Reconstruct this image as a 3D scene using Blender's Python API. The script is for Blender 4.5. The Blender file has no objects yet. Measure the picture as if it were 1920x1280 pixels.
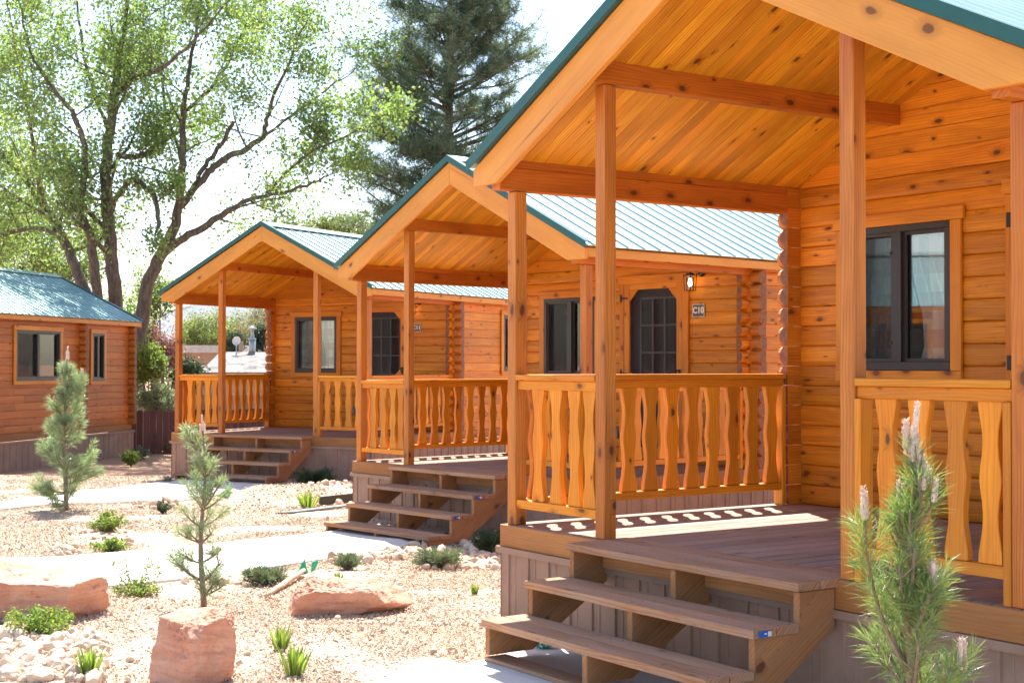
import bpy, math, random
import numpy as np
from mathutils import Vector, Matrix, noise

C = bpy.data.collections.new('scene'); bpy.context.scene.collection.children.link(C)
scn = bpy.context.scene
# ------------------------------------------------------------------ camera, sky, sun
FPX = 2667.0; PITCH = 0.0167; CAMZ = 1.62
cam_d = bpy.data.cameras.new('camera'); cam = bpy.data.objects.new('camera', cam_d); C.objects.link(cam)
cam.location = (0, 0, CAMZ); cam.rotation_euler = (math.pi/2 + PITCH, -0.0011, 0)
cam_d.sensor_width = 36; cam_d.lens = 36*FPX/1920; cam_d.clip_end = 5000; cam_d.clip_start = .05
cam_d.dof.use_dof = True; cam_d.dof.focus_distance = 8.5; cam_d.dof.aperture_fstop = 9.0
scn.camera = cam
SUN_EL = math.radians(59); SUN_AZ = math.radians(-5.3)          # azimuth from +Y towards +X
w = bpy.data.worlds.new('World'); scn.world = w; w.use_nodes = True
nt = w.node_tree; bg = nt.nodes['Background']
sky = nt.nodes.new('ShaderNodeTexSky'); sky.sky_type = 'NISHITA'; sky.sun_disc = False
sky.sun_elevation = SUN_EL; sky.sun_rotation = SUN_AZ; sky.air_density = 1.0; sky.dust_density = 1.0; sky.ozone_density = 1.0
nt.links.new(sky.outputs[0], bg.inputs[0]); bg.inputs[1].default_value = 0.10
sl = bpy.data.lights.new('sun', 'SUN'); sl.energy = 4.8; sl.angle = math.radians(.53); sl.color = (1, .965, .91)
so = bpy.data.objects.new('sun', sl); C.objects.link(so)
sd = Vector((math.sin(SUN_AZ)*math.cos(SUN_EL), math.cos(SUN_AZ)*math.cos(SUN_EL), math.sin(SUN_EL)))
so.rotation_euler = sd.to_track_quat('Z', 'Y').to_euler(); so.location = (0, 10, 20)
vs = scn.view_settings; vs.view_transform = 'Standard'; vs.look = 'None'; vs.exposure = 1.8; vs.gamma = 1
scn.cycles.max_bounces = 8; scn.cycles.diffuse_bounces = 5; scn.cycles.transparent_max_bounces = 16
scn.cycles.use_denoising = True

# ------------------------------------------------------------------ helpers
R = random.Random(7)
def V(*a): return Vector(a)
X, Y, Z = V(1,0,0), V(0,1,0), V(0,0,1)
_TY = [(-5,.04),(8.5,.04),(14,-.11),(21,-.11),(26,-.35),(4000,-.35)]
MOUNDS = []
def terrain(x, y):
    z = _TY[-1][1]
    for (a, za), (b, zb) in zip(_TY, _TY[1:]):
        if y <= b:
            t = max(0, (y-a)/(b-a)); t = t*t*(3-2*t); z = za + (zb-za)*t; break
    for mx, my, mr, mh in MOUNDS:
        d2 = ((x-mx)**2 + (y-my)**2)/(mr*mr)
        if d2 < 8: z += mh*math.exp(-d2)
    return z
def ray(u, v):
    a = (u-960)/FPX; b = -(v-640)/FPX
    return V(a, math.cos(PITCH)-b*math.sin(PITCH), math.sin(PITCH)+b*math.cos(PITCH))
def at(u, v, d):                      # photo pixel at depth d -> point
    r = ray(u, v); r *= d/r.y; return V(r.x, r.y, r.z+CAMZ)
def gnd(u, v):                        # photo pixel -> point on the ground
    r = ray(u, v); z = 0
    for _ in range(12):
        s = (z-CAMZ)/r.z; p = V(r.x*s, r.y*s, z); z = terrain(p.x, p.y)
    return p

def link(name, me, mat=None, parent=None):
    o = bpy.data.objects.new(name, me); C.objects.link(o)
    if mat is not None and not me.materials: me.materials.append(mat)
    if parent is not None: o.parent = parent
    return o
def tag(o, label=None, cat=None, group=None, kind=None):
    if label: o['label'] = label
    if cat: o['category'] = cat
    if group: o['group'] = group
    if kind: o['kind'] = kind
    return o
def empty(name, loc=(0,0,0), rz=0):
    o = bpy.data.objects.new(name, None); C.objects.link(o); o.location = loc; o.rotation_euler = (0,0,rz)
    o.empty_display_size = .2
    return o

class MB:
    """collects pieces; build() links them as one mesh with a 'uv' map in metres along the grain and a 'rnd' map"""
    def __init__(s): s.v=[]; s.f=[]; s.uv=[]; s.rn=[]; s.sm=[]; s.mi=[]
    def face(s, idx, uvs, rn, smooth=False, mi=0):
        s.f.append(idx); s.uv.extend(uvs); s.rn.extend([rn]*len(idx)); s.sm.append(smooth); s.mi.append(mi)
    def prism(s, O, e1, e2, e3, poly, w0, w1, grain=None, rn=None, mi=0, smooth=False, caps=None):
        g = (e3 if grain is None else grain).normalized()
        if rn is None: rn = (R.random(), R.random())
        ou, ov = R.random()*40, R.random()*40
        n = len(poly); b = len(s.v)
        pts = [O + e1*p + e2*q + e3*w0 for p, q in poly] + [O + e1*p + e2*q + e3*w1 for p, q in poly]
        s.v.extend(pts)
        ar = sum(poly[i][0]*poly[(i+1)%n][1]-poly[(i+1)%n][0]*poly[i][1] for i in range(n))
        flip = (ar < 0) != (e1.cross(e2).dot(e3) < 0)
        if w1 < w0: flip = not flip
        fs = [list(range(n))[::-1], list(range(n, 2*n))] + [[i, (i+1)%n, n+(i+1)%n, n+i] for i in range(n)]
        for k, f in enumerate(fs):
            if flip: f = f[::-1]
            P = [pts[i] for i in f]
            nn = V(0,0,0)
            for i in range(1, len(P)-1): nn += (P[i]-P[0]).cross(P[i+1]-P[0])
            nn = nn.normalized() if nn.length > 1e-12 else Z
            if abs(nn.dot(g)) > .8:
                a = g.orthogonal().normalized(); c = g.cross(a)
                uv = [(p.dot(a)*.3+ou, p.dot(c)+ov) for p in P]
            else:
                c = nn.cross(g).normalized()
                uv = [(p.dot(g)+ou, p.dot(c)+ov) for p in P]
            s.face([b+i for i in f], uv, rn, smooth and k >= 2, caps[k] if caps and k < 2 else mi)
    def box(s, x0, x1, y0, y1, z0, z1, g=None, rn=None, mi=0):
        if g is None:
            d = [x1-x0, y1-y0, z1-z0]; g = [X, Y, Z][d.index(max(d))]
        s.prism(V(0,0,0), X, Y, Z, [(x0,y0),(x1,y0),(x1,y1),(x0,y1)], z0, z1, grain=g, rn=rn, mi=mi)
    def tube(s, pts, rad, n=8, rn=None, mi=0, cap=True, smooth=True):
        if rn is None: rn = (R.random(), R.random())
        b = len(s.v); m = len(pts); rings = []
        up = None; L = 0
        for i, p in enumerate(pts):
            t = (pts[min(i+1,m-1)]-pts[max(i-1,0)])
            t = t.normalized() if t.length > 1e-9 else Z
            if up is None: up = t.orthogonal().normalized()
            up = (up - t*up.dot(t)); up = up.normalized() if up.length > 1e-6 else t.orthogonal().normalized()
            sd_ = t.cross(up)
            r = rad[i] if hasattr(rad, '__len__') else rad
            for k in range(n):
                a = 2*math.pi*k/n; s.v.append(p + up*(math.cos(a)*r) + sd_*(math.sin(a)*r))
            if i: L += (p-pts[i-1]).length
            rings.append(L)
        for i in range(m-1):
            r = rad[i] if hasattr(rad, '__len__') else rad
            for k in range(n):
                k2 = (k+1)%n
                idx = [b+i*n+k, b+i*n+k2, b+(i+1)*n+k2, b+(i+1)*n+k]
                c0, c1 = k/n*6.28*r, (k+1)/n*6.28*r
                s.face(idx, [(rings[i],c0),(rings[i],c1),(rings[i+1],c1),(rings[i+1],c0)], rn, smooth, mi)
        if cap:
            for base, rev in ((b, True), (b+(m-1)*n, False)):
                idx = list(range(base, base+n)); idx = idx[::-1] if rev else idx
                s.face(idx, [(0,0)]*n, rn, False, mi)
    def lathe(s, O, prof, n=16, axis=Z, rn=(.5,.5), mi=0):
        a = axis.orthogonal().normalized(); c = axis.cross(a); b = len(s.v)
        for r, h in prof:
            for k in range(n):
                t = 2*math.pi*k/n; s.v.append(O + axis*h + (a*math.cos(t)+c*math.sin(t))*r)
        for i in range(len(prof)-1):
            for k in range(n):
                k2 = (k+1)%n
                s.face([b+i*n+k, b+i*n+k2, b+(i+1)*n+k2, b+(i+1)*n+k], [(k/n,i),(k2/n,i),(k2/n,i+1),(k/n,i+1)], rn, True, mi)
    def mesh(s, name):
        me = bpy.data.meshes.new(name)
        me.from_pydata([tuple(p) for p in s.v], [], s.f)
        for nm, data in (('uv', s.uv), ('rnd', s.rn)):
            l = me.uv_layers.new(name=nm); l.data.foreach_set('uv', np.array(data, dtype=np.float32).ravel())
        me.polygons.foreach_set('use_smooth', s.sm); me.polygons.foreach_set('material_index', s.mi)
        me.update(); return me
    def build(s, name, mat, parent=None, bev=0, mats=None):
        me = s.mesh(name)
        for m in (mats or [mat]): me.materials.append(m)
        o = link(name, me, None, parent)
        if bev:
            md = o.modifiers.new('bevel', 'BEVEL'); md.width = bev; md.segments = 1; md.limit_method = 'ANGLE'; md.angle_limit = math.radians(35)
        return o

def np_mesh(name, verts, faces, rnd=None, smooth=False):
    """verts (N,3), faces (M,k) arrays, rnd (M,2) per face"""
    me = bpy.data.meshes.new(name); N = len(verts); M, k = faces.shape
    me.vertices.add(N); me.vertices.foreach_set('co', verts.astype(np.float32).ravel())
    me.loops.add(M*k); me.loops.foreach_set('vertex_index', faces.astype(np.int32).ravel())
    me.polygons.add(M); me.polygons.foreach_set('loop_start', np.arange(0, M*k, k, dtype=np.int32))
    me.polygons.foreach_set('loop_total', np.full(M, k, dtype=np.int32))
    me.update(calc_edges=True)
    if rnd is not None:
        l = me.uv_layers.new(name='rnd'); l.data.foreach_set('uv', np.repeat(rnd, k, axis=0).astype(np.float32).ravel())
    me.polygons.foreach_set('use_smooth', np.full(M, smooth)); me.validate(); return me

# ------------------------------------------------------------------ materials
def newmat(name):
    m = bpy.data.materials.new(name); m.use_nodes = True; t = m.node_tree
    return m, t, t.nodes['Principled BSDF']
def N(t, typ, **kw):
    n = t.nodes.new(typ)
    for k, v in kw.items(): setattr(n, k, v)
    return n
def math_n(t, op, a, b=None, clamp=False):
    n = t.nodes.new('ShaderNodeMath'); n.operation = op; n.use_clamp = clamp
    for i, q in enumerate((a, b)):
        if q is None: continue
        if isinstance(q, (int, float)): n.inputs[i].default_value = q
        else: t.links.new(q, n.inputs[i])
    return n.outputs[0]
def mapr(t, val, a, b, c=0., d=1.):
    n = t.nodes.new('ShaderNodeMapRange'); t.links.new(val, n.inputs[0])
    for i, q in enumerate((a, b, c, d)): n.inputs[i+1].default_value = q
    return n.outputs[0]
def mixc(t, fac, a, b, mode='MIX'):
    n = t.nodes.new('ShaderNodeMix'); n.data_type = 'RGBA'; n.blend_type = mode
    for i, q in ((0, fac), (6, a), (7, b)):
        if isinstance(q, (int, float)): n.inputs[i].default_value = q
        elif isinstance(q, tuple): n.inputs[i].default_value = (*q[:3], 1)
        else: t.links.new(q, n.inputs[i])
    return n.outputs[2]
def comb(t, x, y, z=0.):
    n = t.nodes.new('ShaderNodeCombineXYZ')
    for i, q in enumerate((x, y, z)):
        if isinstance(q, (int, float)): n.inputs[i].default_value = q
        else: t.links.new(q, n.inputs[i])
    return n.outputs[0]
def noise_n(t, vec, scale, detail=3, rough=.55, dist=0.):
    n = t.nodes.new('ShaderNodeTexNoise'); n.inputs['Scale'].default_value = scale; n.inputs['Detail'].default_value = detail
    n.inputs['Roughness'].default_value = rough; n.inputs['Distortion'].default_value = dist
    if vec is not None: t.links.new(vec, n.inputs['Vector'])
    return n.outputs[0]
def bump(t, bs, h, strength=.3, dist=.01):
    n = t.nodes.new('ShaderNodeBump'); n.inputs['Strength'].default_value = strength; n.inputs['Distance'].default_value = dist
    t.links.new(h, n.inputs['Height']); t.links.new(n.outputs[0], bs.inputs['Normal'])

def wood(name, light, dark, knotc=(.09,.025,.008), knots=.5, var=.35, rough=.42, ring=.5, weather=0., wcol=(.3,.25,.22), spec=.4, endc=None, groove=0.):
    m, t, bs = newmat(name)
    uv = N(t, 'ShaderNodeUVMap', uv_map='uv').outputs[0]; rn = N(t, 'ShaderNodeUVMap', uv_map='rnd').outputs[0]
    s = N(t, 'ShaderNodeSeparateXYZ'); t.links.new(uv, s.inputs[0]); u, v = s.outputs[0], s.outputs[1]
    q = N(t, 'ShaderNodeSeparateXYZ'); t.links.new(rn, q.inputs[0]); r1, r2 = q.outputs[0], q.outputs[1]
    # knots
    kv = comb(t, math_n(t, 'MULTIPLY', u, 3.6), math_n(t, 'MULTIPLY', v, 6.5), 0)
    kw = N(t, 'ShaderNodeTexNoise'); kw.inputs['Scale'].default_value = 2.5; t.links.new(kv, kw.inputs['Vector'])
    kd = mixc(t, .12, kv, kw.outputs[1])
    vo = N(t, 'ShaderNodeTexVoronoi', voronoi_dimensions='2D', feature='F1'); vo.inputs['Scale'].default_value = 1.0; t.links.new(kd, vo.inputs['Vector'])
    sc = N(t, 'ShaderNodeSeparateColor'); t.links.new(vo.outputs['Color'], sc.inputs[0])
    gate = math_n(t, 'GREATER_THAN', sc.outputs[0], 1-knots*.55)
    size = mapr(t, sc.outputs[1], 0, 1, .03, .115)
    kdist = math_n(t, 'DIVIDE', vo.outputs['Distance'], size)
    kcore = math_n(t, 'MULTIPLY', mapr(t, kdist, .75, 1.1, 1, 0), gate)
    khalo = math_n(t, 'MULTIPLY', mapr(t, kdist, .9, 2.6, 1, 0), gate)
    # grain
    bend = math_n(t, 'MULTIPLY', khalo, .035)
    lowf = noise_n(t, comb(t, math_n(t, 'MULTIPLY', u, .9), math_n(t, 'MULTIPLY', v, 5), r1), 1.0, 2)
    vv = math_n(t, 'ADD', math_n(t, 'ADD', v, bend), math_n(t, 'MULTIPLY', lowf, .11))
    fine = noise_n(t, comb(t, math_n(t, 'MULTIPLY', u, 3), math_n(t, 'MULTIPLY', vv, 110), r2), 1.0, 4, .6)
    rings = math_n(t, 'SINE', math_n(t, 'ADD', math_n(t, 'MULTIPLY', vv, 330), math_n(t, 'MULTIPLY', fine, 3)))
    rings = mapr(t, rings, -1, 1, 0, 1); rings = math_n(t, 'POWER', rings, 2.0)
    big = noise_n(t, comb(t, math_n(t, 'MULTIPLY', u, 1.6), math_n(t, 'MULTIPLY', v, 9), r2), 1.0, 3)
    f = math_n(t, 'ADD', math_n(t, 'MULTIPLY', rings, ring*.55), math_n(t, 'MULTIPLY', mapr(t, fine, .3, .75), .4))
    f = math_n(t, 'ADD', f, mapr(t, big, .35, .75, -.12, .38), clamp=True)
    col = mixc(t, f, light, dark)
    tint = mapr(t, r1, 0, 1, 1-var, 1+var*.55)
    tn = comb(t, tint, math_n(t, 'MULTIPLY', tint, mapr(t, r2, 0, 1, .90, 1.06)), math_n(t, 'MULTIPLY', tint, mapr(t, r2, 0, 1, .8, 1.1)))
    col = mixc(t, 1., col, tn, 'MULTIPLY')
    col = mixc(t, math_n(t, 'MULTIPLY', khalo, .55), col, tuple(c*.55 for c in dark))
    col = mixc(t, math_n(t, 'MULTIPLY', kcore, .9), col, knotc)
    blot = noise_n(t, comb(t, math_n(t, 'MULTIPLY', u, .7), math_n(t, 'MULTIPLY', v, 2.2), r2), 1.0, 4, .6)
    col = mixc(t, mapr(t, blot, .42, .68, 0, .38), col, tuple(c*.62 for c in dark))
    chk = noise_n(t, comb(t, math_n(t, 'MULTIPLY', u, 1.1), math_n(t, 'MULTIPLY', v, 48), r1), 1.0, 2, .4)
    col = mixc(t, mapr(t, chk, .70, .76, 0, .55), col, tuple(c*.35 for c in dark))
    if weather:
        wn = noise_n(t, comb(t, math_n(t, 'MULTIPLY', u, 2.5), math_n(t, 'MULTIPLY', v, 14), r1), 1.0, 5, .65)
        col = mixc(t, mapr(t, wn, .35, .7, 0, weather), col, wcol)
        sp = noise_n(t, comb(t, math_n(t, 'MULTIPLY', u, 26), math_n(t, 'MULTIPLY', v, 60), r1), 1.0, 2)
        col = mixc(t, mapr(t, sp, .66, .72, 0, .35), col, (.06,.04,.03))
    t.links.new(col, bs.inputs['Base Color'])
    t.links.new(mapr(t, fine, 0, 1, rough-.04, rough+.22), bs.inputs['Roughness'])
    bs.inputs['Specular IOR Level'].default_value = spec
    bump(t, bs, math_n(t, 'ADD', math_n(t, 'MULTIPLY', f, .6), math_n(t, 'MULTIPLY', kcore, .6)), .22, .0025)
    return m

def plain(name, col, rough=.5, metal=0., spec=.5, nvar=.12, nscale=6., bmp=0., col2=None):
    m, t, bs = newmat(name)
    tc = N(t, 'ShaderNodeTexCoord').outputs['Object']
    n = noise_n(t, tc, nscale, 5, .6)
    c2 = col2 or tuple(c*(1-nvar*2) for c in col)
    t.links.new(mixc(t, mapr(t, n, .35, .7), col, c2), bs.inputs['Base Color'])
    bs.inputs['Roughness'].default_value = rough; bs.inputs['Metallic'].default_value = metal
    bs.inputs['Specular IOR Level'].default_value = spec
    if bmp: bump(t, bs, n, .4, bmp)
    return m

M = {}
M['wall'] = wood('stained log wall', (.78,.30,.014), (.38,.10,.003), knots=.95, var=.26, ring=.5)
M['side'] = wood('stained log side wall', (.74,.265,.016), (.39,.10,.005), knots=1.1, var=.27, ring=.5)
M['ceil'] = wood('tongue and groove ceiling', (.92,.43,.024), (.48,.145,.004), knots=.6, var=.24, ring=.75)
M['post'] = wood('stained post', (.62,.22,.032), (.32,.082,.012), knots=.9, var=.10, ring=.6)
M['beam'] = wood('stained beam', (.62,.20,.018), (.32,.078,.008), knots=1.0, var=.12, ring=.6)
M['fascia'] = wood('fascia board', (.76,.33,.055), (.60,.215,.025), knots=.45, var=.06, ring=.35)
M['trim'] = wood('window trim wood', (.74,.28,.016), (.46,.125,.006), knots=.45, var=.12)
M['bal'] = wood('baluster wood', (.82,.31,.014), (.50,.14,.005), knots=.6, var=.2, ring=.5)
M['deck'] = wood('deck board', (.40,.265,.19), (.21,.125,.09), knots=.35, var=.3, rough=.7, weather=.8, wcol=(.32,.245,.205), spec=.2, ring=.8)
M['tread'] = wood('treated stair board', (.58,.30,.15), (.29,.125,.06), knots=.6, var=.22, rough=.75, weather=.65, wcol=(.37,.27,.21), spec=.2, ring=1.0)
M['stringer'] = wood('treated stringer', (.52,.27,.125), (.30,.125,.05), knots=.5, var=.15, rough=.75, weather=.4, wcol=(.27,.16,.09), spec=.2, ring=.6)
M['side red'] = wood('redder log side wall', (.58,.175,.020), (.36,.08,.009), knots=.7, var=.26)
M['rim'] = wood('rim board', (.46,.19,.05), (.28,.10,.025), knots=.4, var=.15, rough=.55, weather=.25, wcol=(.28,.15,.08))
M['end'] = plain('log end grain', (.27,.105,.05), .7, nvar=.25, nscale=25, bmp=.003)
M['bronze'] = plain('dark bronze window frame', (.035,.028,.026), .4, nvar=.1)
M['black'] = plain('black iron', (.012,.012,.013), .45, nvar=.05)
M['door'] = plain('dark grey door paint', (.15,.135,.165), .45, nvar=.05)
M['muntin'] = plain('grey muntin paint', (.40,.38,.42), .45, nvar=.05)
M['inside'] = plain('dim room lining', (.10,.07,.05), .8)
M['skirt'] = plain('taupe ribbed skirting', (.35,.225,.165), .5, metal=.0, nvar=.14, nscale=3, spec=.3)
M['grey box'] = plain('grey outlet box', (.16,.18,.22), .5)
M['sign'] = plain('brown sign face', (.11,.08,.07), .5, nvar=.05)
M['white'] = plain('off white paint', (.78,.76,.72), .5, nvar=.04)
M['blue'] = plain('blue printed tag', (.02,.12,.50), .5, nvar=.05)
M['flag'] = plain('green plastic flag', (.0,.42,.22), .45, nvar=.15, nscale=12)

def roof_mat():
    m, t, bs = newmat('teal ribbed metal roofing')
    tc = N(t, 'ShaderNodeTexCoord').outputs['Object']; n = noise_n(t, tc, 2.2, 4)
    t.links.new(mixc(t, mapr(t, n, .3, .7), (.26,.41,.39), (.19,.34,.33)), bs.inputs['Base Color'])
    bs.inputs['Metallic'].default_value = .6; bs.inputs['Roughness'].default_value = .5
    bs.inputs['Specular IOR Level'].default_value = .9
    bs.inputs['Coat Weight'].default_value = .6; bs.inputs['Coat Roughness'].default_value = .4
    bump(t, bs, n, .15, .004); return m
M['roof'] = roof_mat()
M['drip'] = plain('teal drip edge', (.008,.085,.075), .4, nvar=.1, spec=.5)

def glass_mat(name, refl=.06, tint=(.9,.92,.92)):
    m = bpy.data.materials.new(name); m.use_nodes = True; t = m.node_tree; t.nodes.clear()
    o = N(t, 'ShaderNodeOutputMaterial'); tr = N(t, 'ShaderNodeBsdfTransparent'); gl = N(t, 'ShaderNodeBsdfGlossy')
    tr.inputs[0].default_value = (*tint, 1); gl.inputs['Roughness'].default_value = .015
    fr = N(t, 'ShaderNodeFresnel'); fr.inputs[0].default_value = 1.5
    mx = N(t, 'ShaderNodeMixShader'); f = math_n(t, 'ADD', math_n(t, 'MULTIPLY', fr.outputs[0], 1.4), refl, clamp=True)
    t.links.new(f, mx.inputs[0]); t.links.new(tr.outputs[0], mx.inputs[1]); t.links.new(gl.outputs[0], mx.inputs[2])
    t.links.new(mx.outputs[0], o.inputs[0]); return m
M['glass'] = glass_mat('window glass')
def screen_mat():
    m = bpy.data.materials.new('insect screen'); m.use_nodes = True; t = m.node_tree; t.nodes.clear()
    o = N(t, 'ShaderNodeOutputMaterial'); tr = N(t, 'ShaderNodeBsdfTransparent'); df = N(t, 'ShaderNodeBsdfDiffuse')
    df.inputs[0].default_value = (.045,.042,.045,1); mx = N(t, 'ShaderNodeMixShader'); mx.inputs[0].default_value = .32
    t.links.new(tr.outputs[0], mx.inputs[1]); t.links.new(df.outputs[0], mx.inputs[2]); t.links.new(mx.outputs[0], o.inputs[0]); return m
M['screen'] = screen_mat()
def curtain_mat():
    m, t, bs = newmat('plaid curtain cloth')
    tc = N(t, 'ShaderNodeTexCoord').outputs['Object']; s = N(t, 'ShaderNodeSeparateXYZ'); t.links.new(tc, s.inputs[0])
    def band(o, f, th): return math_n(t, 'GREATER_THAN', math_n(t, 'FRACT', math_n(t, 'MULTIPLY', o, f)), th)
    a = band(s.outputs[0], 5.2, .5); b = band(s.outputs[2], 4.1, .5)
    c = mixc(t, a, (.92,.86,.78), (.55,.58,.58)); c = mixc(t, math_n(t, 'MULTIPLY', b, .6), c, (.62,.38,.32))
    t.links.new(c, bs.inputs['Base Color']); bs.inputs['Roughness'].default_value = .9
    bs.inputs['Transmission Weight'].default_value = 0; return m
M['curtain'] = curtain_mat()
def emit(name, col, st):
    m, t, bs = newmat(name); bs.inputs['Emission Color'].default_value = (*col, 1); bs.inputs['Emission Strength'].default_value = st
    bs.inputs['Base Color'].default_value = (*col, 1); return m
M['bulb'] = emit('warm lamp bulb', (1, .72, .42), 5)
def lampglass():
    m = glass_mat('seeded lamp glass', .06, (.98,.93,.82)); return m
M['lampglass'] = lampglass()

# ------------------------------------------------------------------ log cabin
T = .087; CX = 1.874; SL = .5; LC = .14      # post size, ridge x, roof slope, log course height
XR = 3.748                                  # right outer face of the porch
def roofz(x, base): return base - abs(x-CX)*SL
def profile_front(h=LC): return [(0,0),(-.001,0),(-.001,h),(0,h)]

def partials(z0, z1, openings):
    out = []
    for a, b, c, d in openings:
        if z0 < c < z1-.0 and c-z0 > .004 and c < z1 and not z1 <= c+.02: out.append((a, b, z0, c))
        if z0 < d < z1 and z1-d > .004 and not z0 >= d-.02: out.append((a, b, d, z1))
    return out
def course_split(u0, u1, z0, z1, openings):
    segs = [(u0, u1)]
    for a, b, c, d in openings:
        if z1 <= c+.02 or z0 >= d-.02: continue
        ns = []
        for s, e in segs:
            if b <= s or a >= e: ns.append((s, e)); continue
            if a > s: ns.append((s, a))
            if b < e: ns.append((b, e))
        segs = ns
    return segs

def wall_window(par, O, eu, en, u0, u1, z0, z1, div=None, curtains=True, horn=.02):
    """window in a wall: O on the wall plane, eu along the wall, en outwards"""
    ez = Z
    def bx(mb, a, b, n0, n1, c, d, g=None): mb.prism(O, eu, ez, en, [(a,c),(b,c),(b,d),(a,d)], n0, n1, grain=g if g is not None else (eu if b-a > d-c else ez))
    tr = MB(); tw = .085
    bx(tr, u0-tw-horn, u1+tw+horn, .004, .034, z1+.0, z1+tw); bx(tr, u0-tw, u0, .004, .028, z0, z1-.001); bx(tr, u1, u1+tw, .004, .028, z0, z1-.001)
    bx(tr, u0-tw, u1+tw, .004, .032, z0-.075, z0-.001)
    win = MB(); f = .045
    bx(win, u0, u1, -.06, .03, z0+.001, z0+f+.012); bx(win, u0, u1, -.06, .03, z1-f, z1-.002); bx(win, u0+.001, u0+f, -.06, .026, z0+f+.012, z1-f); bx(win, u1-f, u1-.001, -.06, .026, z0+f+.012, z1-f)
    frame = win.build('window', M['bronze'], par, bev=.003)
    tr.build('window_trim', M['trim'], frame, bev=.003)
    vert = (u1-u0) > .45
    sash = MB(); gl = MB(); sc = MB()
    if vert:
        dv = div if div is not None else (u0+u1)/2
        bx(sash, dv-.032, dv+.032, -.045, .018, z0+f+.012, z1-f)
        for a, b, n in ((u0+f, dv-.032, .004), (dv+.032, u1-f, -.018)):
            bx(sash, a, a+.022, n-.012, n+.008, z0+f+.012, z1-f); bx(sash, b-.022, b, n-.012, n+.008, z0+f+.012, z1-f)
            bx(sash, a+.022, b-.022, n-.012, n+.008, z0+f+.012, z0+f+.034); bx(sash, a+.022, b-.022, n-.012, n+.008, z1-f-.022, z1-f)
        bx(gl, u0+f, u1-f, -.040, -.036, z0+f, z1-f); bx(sc, u0+f+.02, dv-.032-.02, -.001, .0, z0+f+.03, z1-f-.02)
        for q in (.18, .8): bx(sash, dv-.06, dv-.048, .008, .02, z0+q*(z1-z0), z0+q*(z1-z0)+.02)
    else:
        zm = (z0+z1)/2
        bx(sash, u0+f, u1-f, -.035, .012, zm-.02, zm+.02)
        bx(gl, u0+f, u1-f, -.040, -.036, z0+f, z1-f); bx(sc, u0+f+.012, u1-f-.012, -.003, -.002, z0+f+.02, zm-.02)
    sash.build('sash', M['bronze'], frame); gl.build('glass', M['glass'], frame); sc.build('insect_screen', M['screen'], frame)
    if curtains:
        cu = MB()
        for a, b, narrow in ((u0-.02, (u0+u1)/2-.02, 0), ((u0+u1)/2+.02, u1+.02, 1)):
            n = 28; pl = []
            for i in range(n+1):
                s = i/n; pl.append((a+(b-a)*s, .022*math.sin(s*6.28*3.5)+.01*math.sin(s*17)))
            for kz in range(5):
                za, zb = z0-.05+(z1-z0+.1)*kz/5, z0-.05+(z1-z0+.1)*(kz+1)/5
                base = len(cu.v)
                for zz in (za, zb):
                    kk = (zz-z0)/(z1-z0); pin = 1-.28*math.exp(-((kk-.25)/.3)**2)
                    for (pu, pn) in pl:
                        uu = (a+(pu-a)*pin) if not narrow else (b-(b-pu)*pin)
                        cu.v.append(O+eu*uu+ez*zz+en*(-.105+pn))
                for i in range(n):
                    cu.face([base+i, base+i+1, base+n+2+i, base+n+1+i], [(0,0)]*4, (.5,.5), True)
        cu.build('curtain', M['curtain'], frame)
    return frame

BAL = None
def baluster_poly(h=.675, wd=.128):
    prof = [(0,.47),(.05,.48),(.14,.42),(.22,.33),(.30,.29),(.40,.30),(.50,.36),(.60,.405),(.68,.385),(.76,.32),(.84,.31),(.92,.38),(.97,.46),(1.,.48)]
    # waist positions echo the photo: a narrow neck above the foot and one below the head
    prof = [(0,.48),(.06,.47),(.14,.39),(.22,.315),(.30,.30),(.38,.335),(.46,.405),(.52,.435),(.58,.405),(.66,.335),(.74,.30),(.82,.32),(.90,.405),(.96,.47),(1.,.48)]
    return [(-w_*wd, z*h) for z, w_ in prof] + [(w_*wd, z*h) for z, w_ in prof[::-1]]

def make_baluster(par, O, eu, en):
    mb = MB(); mb.prism(O, eu, Z, en, baluster_poly(), -.019, .019, grain=Z); return mb.build('baluster', M['bal'], par, bev=.003)

def railing(par, O, eu, en, u0, u1, positions, post0=False, post1=False, cap0=0, cap1=0):
    """O at deck level in the middle of the rail line; eu along; en to the outside"""
    cap = MB(); cap.prism(O, eu, en, Z, [(u0-cap0,-.045),(u1+cap1,-.045),(u1+cap1,.048),(u0-cap0,.048)], .889, .925, grain=eu)
    r = cap.build('railing', M['bal'], par, bev=.004)
    mb = MB(); mb.prism(O, eu, en, Z, [(u0,-.019),(u1,-.019),(u1,.026),(u0,.026)], .833, .888, grain=eu); mb.build('top_rail', M['bal'], r, bev=.003)
    mb = MB(); mb.prism(O, eu, en, Z, [(u0,-.03),(u1,-.03),(u1,.034),(u0,.034)], .107, .158, grain=eu); mb.build('bottom_rail', M['bal'], r, bev=.003)
    k = 0
    for flag, u in ((post0, u0), (post1, u1)):
        if flag:
            s = 1 if k == 0 else -1; ob = MB()
            ob.prism(O, eu, en, Z, [(u,-.04),(u+s*.038,-.04),(u+s*.038,.046),(u,.046)], .0, .832, grain=Z); ob.build('rail_post', M['bal'], r, bev=.003)
        k += 1
    for p in positions: make_baluster(r, O+eu*p+Z*.159, eu, en)
    return r

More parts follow.
